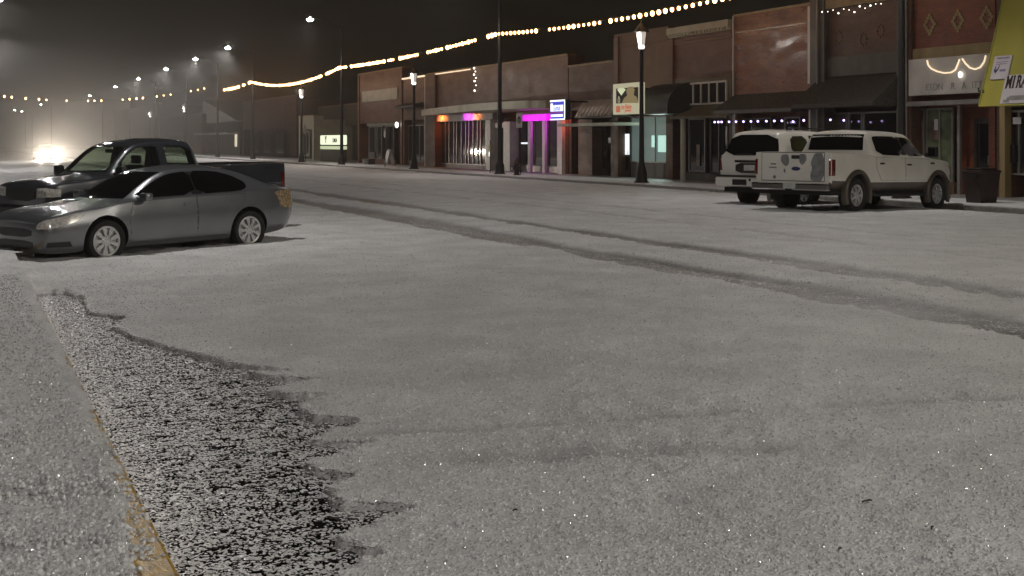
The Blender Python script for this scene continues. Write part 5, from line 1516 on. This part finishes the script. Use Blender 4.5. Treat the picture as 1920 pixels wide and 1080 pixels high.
    textmesh('Eurlut', .34, 'lettering', 'sign_blue', r, (tt - .015, SX(1044.5, tt), Z_(1045, 203, tt)), depth=.003, squash=.95, bold=.004)
    MB().box((tt + .3, (sl + sr) / 2 - .05, zt - .12), (T0, (sl + sr) / 2 + .05, zt - .04)).build('mount', 'black_metal', r)
    MB().box((tt + .3, (sl + sr) / 2 - .05, zb + .04), (T0, (sl + sr) / 2 + .05, zb + .12)).build('mount', 'black_metal', r)
curved_store()

# ---- I, J: the two shops left of it
def pale_shop():
    root, sa, sb = shop('narrow_shop', 'narrow tan brick shop with a bright roof edge and white edge trim', 'building', 756, 799, Z_(797, 143), 'brick_tan', 3.3, .2)
    MB().box((T0 - .12, sa + .02, Z_(797, 144)), (T0 - .055, sb - .02, Z_(797, 141))).build('edge_light', 'rope_white', root)
    MB().box((T0 - .06, sa + .02, .2), (T0 - .003, sa + .14, Z_(797, 146))).build('edge_trim', 'white_paint', root)
    awning(root, 757, 794, Z_(770, 193), Z_(770, 201, 27.8), 27.8, m='black_canvas')
    t = T0 + .3
    window(root, SX(759, t), SX(775, t), .5, 2.9, t, 'glass', 'frame_grey', 2, 1)
    window(root, SX(779, t), SX(796, t), .5, 2.9, t, 'glass', 'frame_grey', 2, 1)
    MB().box((t - .03, SX(797, t), .1), (t + .1, SX(758, t), .45)).build('bulkhead', 'brick_tan', root)
    o = thing('wall_lantern', 'lit wall lantern beside the narrow tan shop', 'lantern', at_t(744, 234, T0 - .2))
    c = at_t(744, 234, T0 - .2)
    MB().ball(c, .13, 10, 8, (1, 1, 1.6)).build('glass', 'bulb_white', o); MB().cyl(c + Vector((0, 0, .2)), c + Vector((0, 0, .3)), .12, .03).build('cap', 'black_metal', o)
    MB().tube([c + Vector((0, 0, .3)), c + Vector((.1, 0, .36)), c + Vector((.2, 0, .3))], .02).build('bracket', 'black_metal', o)
pale_shop()

def band_shop():
    root, sa, sb = shop('brick_shop', 'brown brick shop with a blank tan sign band, farthest left of the brick row', 'building', 672, 755, Z_(750, 128), 'brick_brown', 3.2, .4)
    box(root, 'sign_band', 'cream', 680, 746, Z_(712, 189), Z_(712, 168), T0 - .003, .06)
    MB().box((T0 - .06, sb - .35, 0), (T0 + .2, sb - .01, Z_(750, 128) - .03)).build('pilaster', 'brick_tan', root)
    MB().box((T0 - .06, sa + .01, 0), (T0 + .2, sa + .35, Z_(750, 128) - .03)).build('pilaster', 'brick_tan', root)
    t = T0 + .3
    for a, b in ((693, 704), (708, 716), (724, 738)):
        window(root, SX(a, t), SX(b, t), .6, 2.9, t, 'glass', 'frame_grey', 1, 1, .08)
    MB().box((t - .03, SX(742, t), .1), (t + .1, SX(690, t), .5)).build('bulkhead', 'brick_brown', root)
    MB().box((t - .1, SX(744, t), 3.0), (t + .1, SX(690, t), 3.19)).build('header', 'cream', root)
band_shop()

def far_blocks():
    root, sa, sb = shop('dark_building', 'low dark building set back behind the lit cream sign', 'building', 596, 672, 5.2, 'dark_panel', 3.3, .5, t0=33, depth=12)
    t = 33.35
    for a, b in ((604, 622), (640, 652)):
        window(root, SX(a, t), SX(b, t), .6, 2.7, t, 'glass', 'frame_dark')
    root, sa, sb = shop('pale_building', 'small pale building front beside the stop sign far up the street', 'building', 560, 588, 4.2, 'cream', 3.0, .5, t0=30, depth=9)
    window(root, SX(568, 30.3), SX(580, 30.3), .5, 2.7, 30.3, 'glass', 'white_paint', 2)
    root, sa, sb = shop('dark_building', 'wide dim building in the haze left of the stop sign', 'building', 455, 556, 6.4, 'brick_dark', 3.2, .5, t0=31, depth=14)
    for a, b in ((470, 484), (494, 508), (518, 532)):
        window(root, SX(a, 31.3), SX(b, 31.3), .6, 2.7, 31.3, 'glass', 'frame_dark')
    # gabled house
    t = 31.0; s1, s0 = SX(384, t), SX(450, t)
    root = thing('gabled_house', 'faint white gabled house in the haze beyond the pickup cab', 'house', (t, (s0 + s1) / 2, 0))
    sm = (s0 + s1) / 2
    MB().box((t, s0, 0), (t + 9, s1, 4.2)).build('wall', 'dark_panel', root)
    MB().prism([(t - .4, s0 - .6, 4.25), (t - .4, s1 + .6, 4.25), (t - .4, s1 - 1.2, 7.4)], (9.5, 0, 0)).build('roof', 'white_paint', root)
    window(root, SX(446, t), SX(441, t), 1.2, 2.9, t - .04, 'warm_lit', 'white_paint', 1, 1, .08)
    MB().box((t - 1.5, s0 + .3, 2.7), (t - .01, s1 - .3, 2.9)).build('porch_roof', 'white_paint', root)
    root, sa, sb = shop('dark_building', 'dim low building at the far left end of the row', 'building', 300, 378, 5.5, 'brick_dark', 3.2, .5, t0=30, depth=14)
    window(root, SX(318, 30.3), SX(340, 30.3), .6, 2.7, 30.3, 'glass', 'frame_dark', 2)
    root, sa, sb = shop('dark_building', 'dim tall building hardly visible in the haze at the far left', 'building', 215, 296, 8.0, 'brick_dark', 3.2, .5, t0=30, depth=14)
    window(root, SX(240, 30.3), SX(262, 30.3), .6, 2.7, 30.3, 'glass', 'frame_dark', 2)
    # cream lit sign
    tt = 28.0
    r = thing('monument_sign', 'bright cream lit sign reading YUMA on a low dark base', 'sign', at_t(621, 290, tt))
    sl, sr = SX(600, tt), SX(643, tt)
    z = lambda y: Z_(621, y, tt)
    MB().box((tt, sr, z(271.5)), (tt + .35, sl, z(253.5)), .08).build('sign_face', 'sign_lit', r)
    MB().box((tt, sr, z(280)), (tt + .35, sl, z(274)), .05).build('sign_face', 'sign_lit_low', r)
    MB().box((tt + .05, sr + .1, z(274)), (tt + .3, sl - .1, z(271.5))).build('divider', 'black_metal', r)
    MB().box((tt + .02, sr + .05, 0), (tt + .33, sl - .05, z(280))).build('base', 'dark_panel', r)
    textmesh('Y', .74, 'lettering', 'sign_ink', r, (tt - .012, SX(611, tt), z(262.5)), depth=.006, squash=1.05, bold=.04)
    textmesh('UMA', .46, 'lettering', 'frame_dark', r, (tt - .012, SX(628, tt), z(263.5)), depth=.006, squash=1.25, spacing=1.2, bold=.016)
far_blocks()

# ================================================================== STREET FURNITURE AND LAMPS
def street_lamp(t, s, side, label, light=True, power=1.0, arm=2.3, zl=10.45, group='tall street lamps', cone=146, col=(1.0, .955, .925)):
    """tall dark pole on a flared base, a long arm over the road and a flat lamp head; side=+1 far kerb (arm reaches towards -X)"""
    r = thing('street_lamp', label, 'street lamp', (t, s, .14), 0, group)
    d = -side
    mb = MB(); mb.lathe([(.30, 0), (.30, .06), (.24, .12), (.23, .50), (.17, .62), (.14, .66), (.125, .8), (.10, 5), (.075, zl - .5)], (t, s, .14), 'Z', 14)
    mb.build('pole', 'pole_metal', r, True)
    mb = MB().tube([(t, s, zl - .55), (t + d * arm * .35, s, zl - .12), (t + d * arm * .7, s, zl + .06), (t + d * (arm - .3), s, zl + .08)], .035, 8); mb.build('arm', 'pole_metal', r, True)
    x0, x1 = sorted((t + d * (arm - .35), t + d * (arm + .35)))
    h = MB().box((x0, s - .15, zl + .02), (x1, s + .15, zl + .16), .04).build('lamp_head', 'pole_metal', r)
    MB().ball((t + d * arm, s, zl + .02), .20, 14, 10, (1.25, .75, .8)).build('lens', 'lamp_glow', h, True)
    if light:
        L = bpy.data.lights.new('lamp_light', 'SPOT'); L.energy = LAMP_W * power; L.color = col; L.spot_size = R(cone if side > 0 else 168); L.spot_blend = .5 if side > 0 else .16; L.shadow_soft_size = .14
        lo = bpy.data.objects.new('lamp_light', L); C.objects.link(lo); lo.parent = r; lo.location = (d * arm, 0, zl - .14 - .16); lo.rotation_euler = (0, -d * R(24 if side > 0 else 6), 0)
    return r

PT = 25.15
for s, lab, pw in ((29.6, 'thick dark street lamp pole rising out of the frame behind the white pickup', .55), (59.6, 'tall dark street lamp pole in front of the white framed store entry', .4),
               (88.6, 'tall street lamp with the brightest visible head, standing right of the cream lit sign', .6), (118.5, 'second lit street lamp along the row, left of the brightest one', 1.3),
               (136, 'third lit street lamp along the row, a smaller white star', 1.2), (156.5, 'fourth lit street lamp along the row, between two dimmer stars', 1.4), (182, 'fifth lit street lamp along the row with a clear halo', 1.6),
               (210, 'sixth lit street lamp along the row, very faint', .5), (252, 'seventh lit street lamp along the row, lowest and farthest', 1.6)):
    street_lamp(PT, s, 1, lab, True, pw)
street_lamp(PT, 1.0, 1, 'street lamp on the far kerb beyond the right edge of the view', True, 2.6, cone=172, col=(1.0, .92, .78))
for s, lab, pw in ((-8, 'near kerb street lamp standing behind the viewer', 1.6), (23.5, 'near kerb street lamp left of the parked sedan', .65), (53, 'near kerb street lamp left of the road, beyond the parked pickup', .4), (83.5, 'near kerb street lamp whose glow enters the top left corner', .9), (113, 'near kerb street lamp far up the left side', .9)):
    street_lamp(.30, s, -1, lab, True, pw, arm=2.0, group='street lamps along the near kerb')
for x, y, lab in ((28, 206, 'leftmost of the tiny street lamps far down the street'), (41, 209, 'tiny dim street lamp right beside the leftmost far one'), (77, 196, 'tiny street lamp under the cross street bulbs, third from left')):
    p = at_depth(x, y, 300)
    street_lamp(p.x + 2.3, p.y, 1, lab, False, 1.0, zl=p.z)

def lantern_post(t, s, label, zl=5.75, lit=1.0, power=45):
    r = thing('lamp_post', label, 'lamp post', (t, s, .14), 0, 'lantern posts on the far pavement')
    mb = MB().lathe([(.30, 0), (.30, .08), (.24, .14), (.21, .45), (.14, .75), (.11, .82), (.105, 1.1), (.085, 3), (.075, zl - .55), (.12, zl - .5), (.05, zl - .42)], (t, s, .14), 'Z', 14)
    mb.build('post', 'pole_metal', r, True)
    z = zl + .14
    cage = MB()
    for k in range(6):
        a = math.pi / 3 * k
        cage.tube([(t + .13 * math.cos(a), s + .13 * math.sin(a), z - .42), (t + .24 * math.cos(a), s + .24 * math.sin(a), z + .22)], .012, 4)
    cage.lathe([(.30, .22), (.27, .30), (.12, .50), (.04, .58), (.05, .64), (.005, .72)], (t, s, z), 'Z', 12)
    cage.build('cage', 'pole_metal', r)
    MB().lathe([(.10, -.41), (.125, -.40), (.205, .19), (.20, .215), (.02, .22)], (t, s, z), 'Z', 6).build('lamp_glass', 'lantern_glow', r); MB().ball((t, s, z - .36), .135, 12, 8, (1, 1, .9)).build('bulb', 'lantern_bulb', r, True)
    L = bpy.data.lights.new('lamp_light', 'POINT'); L.energy = power; L.color = (1, .96, .88); L.shadow_soft_size = .12
    lo = bpy.data.objects.new('lamp_light', L); C.objects.link(lo); lo.parent = r; lo.location = (-.34, 0, zl - .05)
    return r
lantern_post(25.1, 44.9, 'dark lantern post with a bright bowl in front of the jewelry shop', 5.85, 1, 70)
lantern_post(25.1, 72.7, 'dark lantern post in front of the narrow tan shop left of the store', 5.55, 1, 60)
lantern_post(25.1, 100.0, 'small lantern post beside the stop sign far up the street', 5.6, 1, 50)
lantern_post(25.1, 157.0, 'faint far lantern post standing above the pickup cab', 5.7, 1, 40)
lantern_post(25.1, 187.0, 'faintest far lantern post, left of the one above the pickup cab', 5.6, 1, 40)

# ---- strings of amber bulbs along and across the street
def bulb_string(label, a, b, sag, pitch, r, m, skip=.16, seed=1, only=None):
    rnd = random.Random(seed)
    a, b = Vector(a), Vector(b); L = (b - a).length
    root = thing('light_string', label, 'string lights', a, 0, 'strings of amber bulbs over the street')
    P = lambda u: a.lerp(b, u) - Vector((0, 0, sag * 4 * u * (1 - u)))
    MB().tube([P(k / 24) for k in range(25)], .008, 4).build('wire', 'black_metal', root)
    me = None; run = 0
    n = int(L / pitch)
    us = [(k + .5) / n for k in range(n)] if only is None else only
    for u in us:
        if only is None:
            if run > 0: run -= 1; continue
            if rnd.random() < skip: run = rnd.choice((1, 1, 2, 3)) - 1; continue
        p = P(u) - Vector((0, 0, .07)) - root.location
        if me is None:
            o = MB().ball((0, 0, 0), r, 8, 6, (1, 1, 1.25)).build('bulb', m, None)
            me = o.data
        else:
            o = bpy.data.objects.new('bulb', me); C.objects.link(o)
        o.parent = root; o.location = p
        sc = rnd.uniform(.75, 1.2); o.scale = (sc, sc, sc)
    return root
ST = 25.0
bulb_string('nearest string of amber bulbs, over the jewelry and brick shops at the right', (ST, 29.6, 7.35), (ST, 59.6, 7.33), .42, .50, .072, 'bulb_amber', .13, 3)
bulb_string('string of amber bulbs over the curved store between two tall poles', (ST, 59.6, 7.33), (ST, 88.6, 7.16), .22, .46, .085, 'bulb_amber', .05, 5)
bulb_string('string of amber bulbs over the cream lit sign, dipping between two poles', (ST, 88.6, 7.16), (ST, 118.5, 7.42), .72, .48, .09, 'bulb_amber', .05, 8)
bulb_string('short farthest run of amber bulbs on the shop side, left end of the row', (ST, 118.5, 7.42), (ST, 133.5, 7.2), .15, .55, .11, 'bulb_amber', .08, 9)
# the string that swings across the street: its bulbs hang in small groups
A = Vector((ST, 146.0, 7.75)); B = Vector((-2.0, 128.0, 7.0))
pxs = [383, 371, 358, 320, 307, 294, 268, 256, 243, 230, 190, 177, 165, 125, 87, 73, 48, 22, 8]
us = []
for x in pxs:
    d = ray(x, 265)
    # crossing of the line of sight with the plane of the string (seen from above)
    ex, ey = B.x - A.x, B.y - A.y
    k = (A.x * ey - A.y * ex) / (d[0] * ey - d[1] * ex)
    us.append(((d[0] * k - A.x) * ex + (d[1] * k - A.y) * ey) / (ex * ex + ey * ey))
bulb_string('string of spaced amber bulbs sagging across the street at the left', A, B, 1.35, 1, .085, 'bulb_amber_dim', only=us, seed=4)

# ---- small things on the far pavement
def hydrant():
    p = at_t(969, 329, 25.25)
    r = thing('fire_hydrant', 'dark fire hydrant on the far kerb beside the tall pole', 'hydrant', (25.25, p.y, .14))
    x, y = 25.25, p.y
    MB().lathe([(.19, .14), (.19, .20), (.13, .22), (.13, .68), (.17, .70), (.17, .75), (.14, .80), (.09, .93), (.03, .97), (.03, 1.05), (.01, 1.06)], (x, y, .0), 'Z', 14).build('barrel', 'hydrant', r, True)
    MB().cyl((x, y - .24, .58), (x, y + .24, .58), .07).build('side_nozzle', 'hydrant', r)
    MB().cyl((x - .26, y, .52), (x, y, .52), .09).build('front_nozzle', 'hydrant', r)
    # square traffic sign on a thin post just behind
    q = at_t(974, 226, 25.9)
    r = thing('traffic_sign', 'square grey traffic sign with a black turn arrow on a thin post behind the hydrant', 'sign', (25.9, q.y, .14))
    MB().tube([(25.96, q.y, .12), (25.96, q.y, q.z + .38)], .03, 6).build('post', 'pole_metal', r)
    w = .36
    MB().box((25.88, q.y - w, q.z - w), (25.91, q.y + w, q.z + w), .01).build('panel', 'faint_ink', r)
    mb = MB(); c = Vector((25.87, q.y, q.z))
    arc = [c + Vector((0, -.02 - .13 * math.cos(a), .02 + .16 * math.sin(a))) for a in [R(-60) + R(230) * k / 12 for k in range(13)]]
    mb.tube(arc, .035, 6); e = arc[-1]
    mb.prism([e + Vector((-.01, .10, -.02)), e + Vector((-.01, -.08, -.02)), e + Vector((-.01, .02, -.2))], (.02, 0, 0)); mb.build('arrow', 'sign_ink', r)
hydrant()

def bin_():
    p = at_t(1840, 378, 25.55); x, y = 25.55, p.y
    r = thing('trash_can', 'square tapering dark bin standing on the pavement right of the white pickup', 'bin', (x, y, .16))
    mb = MB(); a, b = .27, .34
    vs = [[mb.bm.verts.new((x + sx * w, y + sy * w, z)) for sx, sy in ((-1, -1), (1, -1), (1, 1), (-1, 1))] for w, z in ((a, .16), (b, .98))]
    for k in range(4): mb.bm.faces.new((vs[0][k], vs[0][(k + 1) % 4], vs[1][(k + 1) % 4], vs[1][k]))
    mb.bm.faces.new(vs[0][::-1]); mb.bm.faces.new(vs[1])
    mb.build('body', 'bin', r)
    MB().box((x - .37, y - .37, .98), (x + .37, y + .37, 1.06), .03).box((x - .30, y - .30, 1.06), (x + .30, y + .30, 1.12), .03).build('lid', 'bin', r)
    MB().box((x - .36, y - .2, .86), (x - .33, y + .2, .93)).build('handle', 'black_metal', r)
bin_()

def signs():
    p = at_t(572, 243, 25.8)
    r = thing('stop_sign', 'pale octagonal stop sign seen in the haze beside the small lantern post', 'sign', (25.8, p.y, .14))
    MB().tube([(25.83, p.y, .1), (25.83, p.y, p.z + .3)], .03, 6).build('post', 'pole_metal', r)
    pts = [(25.8, p.y + .42 * math.cos(R(22.5 + 45 * k)), p.z + .42 * math.sin(R(22.5 + 45 * k))) for k in range(8)]
    MB().prism(pts, (-.02, 0, 0)).build('panel', 'faint_ink', r)
    # folding board
    p = at_t(731, 303, 27.2)
    r = thing('folding_board', 'white folding board standing on the pavement by the banded brick shop', 'sign', (27.2, p.y, .14))
    y = p.y
    for s in (-1, 1):
        MB().prism([(27.2 + s * .28, y - .42, .15), (27.2 + s * .28, y + .42, .15), (27.2 + s * .02, y + .42, 1.3), (27.2 + s * .02, y - .42, 1.3)], (.03 * s, 0, 0)).build('frame', 'frame_grey', r)
    MB().prism([(26.905, y - .34, .42), (26.905, y + .34, .42), (27.10, y + .34, 1.22), (27.10, y - .34, 1.22)], (-.012, 0, 0)).build('poster', 'white_paint', r)
    p = at_t(722, 300, 25.4)
    r = thing('sign_post', 'thin dark parking sign post at the far kerb by the folding board', 'sign', (25.4, p.y, .14))
    MB().tube([(25.4, p.y, .1), (25.4, p.y, 2.6)], .03, 6).build('post', 'pole_metal', r)
    MB().box((25.36, p.y - .15, 2.1), (25.38, p.y + .15, 2.6), .005).build('panel', 'frame_dark', r)
    # slim marker post with reflector by the entry
    p = at_t(919, 325, 25.4)
    r = thing('marker_post', 'slim marker post with a bright yellow reflector left of the tall pole', 'sign', (25.4, p.y, .14))
    MB().tube([(25.4, p.y, .1), (25.4, p.y, 1.9)], .025, 6).build('post', 'pole_metal', r)
    MB().box((25.35, p.y - .10, 1.0), (25.37, p.y + .10, 1.65), .02).build('reflector', 'yellow_metal', r)
    MB().box((25.335, p.y - .05, 1.05), (25.35, p.y + .05, 1.3), .01).build('reflector', 'white_lit', r)  # glowing plate stands in for the glint of the reflector
    # bench-like planter by the banded shop
    p = at_t(690, 303, 27.4); y = p.y
    r = thing('bench', 'dark bench with a white end on the pavement by the banded brick shop', 'bench', (27.4, y, .14))
    MB().box((27.2, y - .8, .52), (27.7, y + .8, .58)).build('seat', 'frame_dark', r)
    MB().box((27.66, y - .8, .6), (27.72, y + .8, 1.05)).build('backrest', 'frame_dark', r)
    for s in (-1, 1): MB().box((27.22, y + s * .75 - .04, .14), (27.68, y + s * .75 + .04, .52)).build('leg', 'white_paint' if s > 0 else 'frame_dark', r)
signs()

# ---- rain and hail hanging in the air
def haze():
    o = MB().box((-160, -80, -1.9), (270, 530, 16)).build('haze', 'ground')
    m = bpy.data.materials.new('haze_air'); m.use_nodes = True
    n, l = m.node_tree.nodes, m.node_tree.links
    n.clear()
    out = n.new('ShaderNodeOutputMaterial'); v = n.new('ShaderNodeVolumePrincipled')
    v.inputs['Color'].default_value = (.93, .91, .88, 1); v.inputs['Density'].default_value = HAZE_D; v.inputs['Anisotropy'].default_value = .7
    l.new(v.outputs[0], out.inputs['Volume'])
    o.data.materials.clear(); o.data.materials.append(m)
    tag(o, 'thin haze of rain and hail in the night air', 'haze', kind='stuff')
    # the thicker bank of mist far down the street
    m2 = m.copy(); m2.name = 'mist_air'
    v2 = [q for q in m2.node_tree.nodes if q.type == 'PRINCIPLED_VOLUME'][0]; v2.inputs['Density'].default_value = .0052
    o = MB().box((-150, 92, -1.5), (200, 500, 15)).build('haze', 'ground')
    o.data.materials.clear(); o.data.materials.append(m2)
    tag(o, 'thicker bank of pale mist far down the street', 'haze', kind='stuff')
haze()
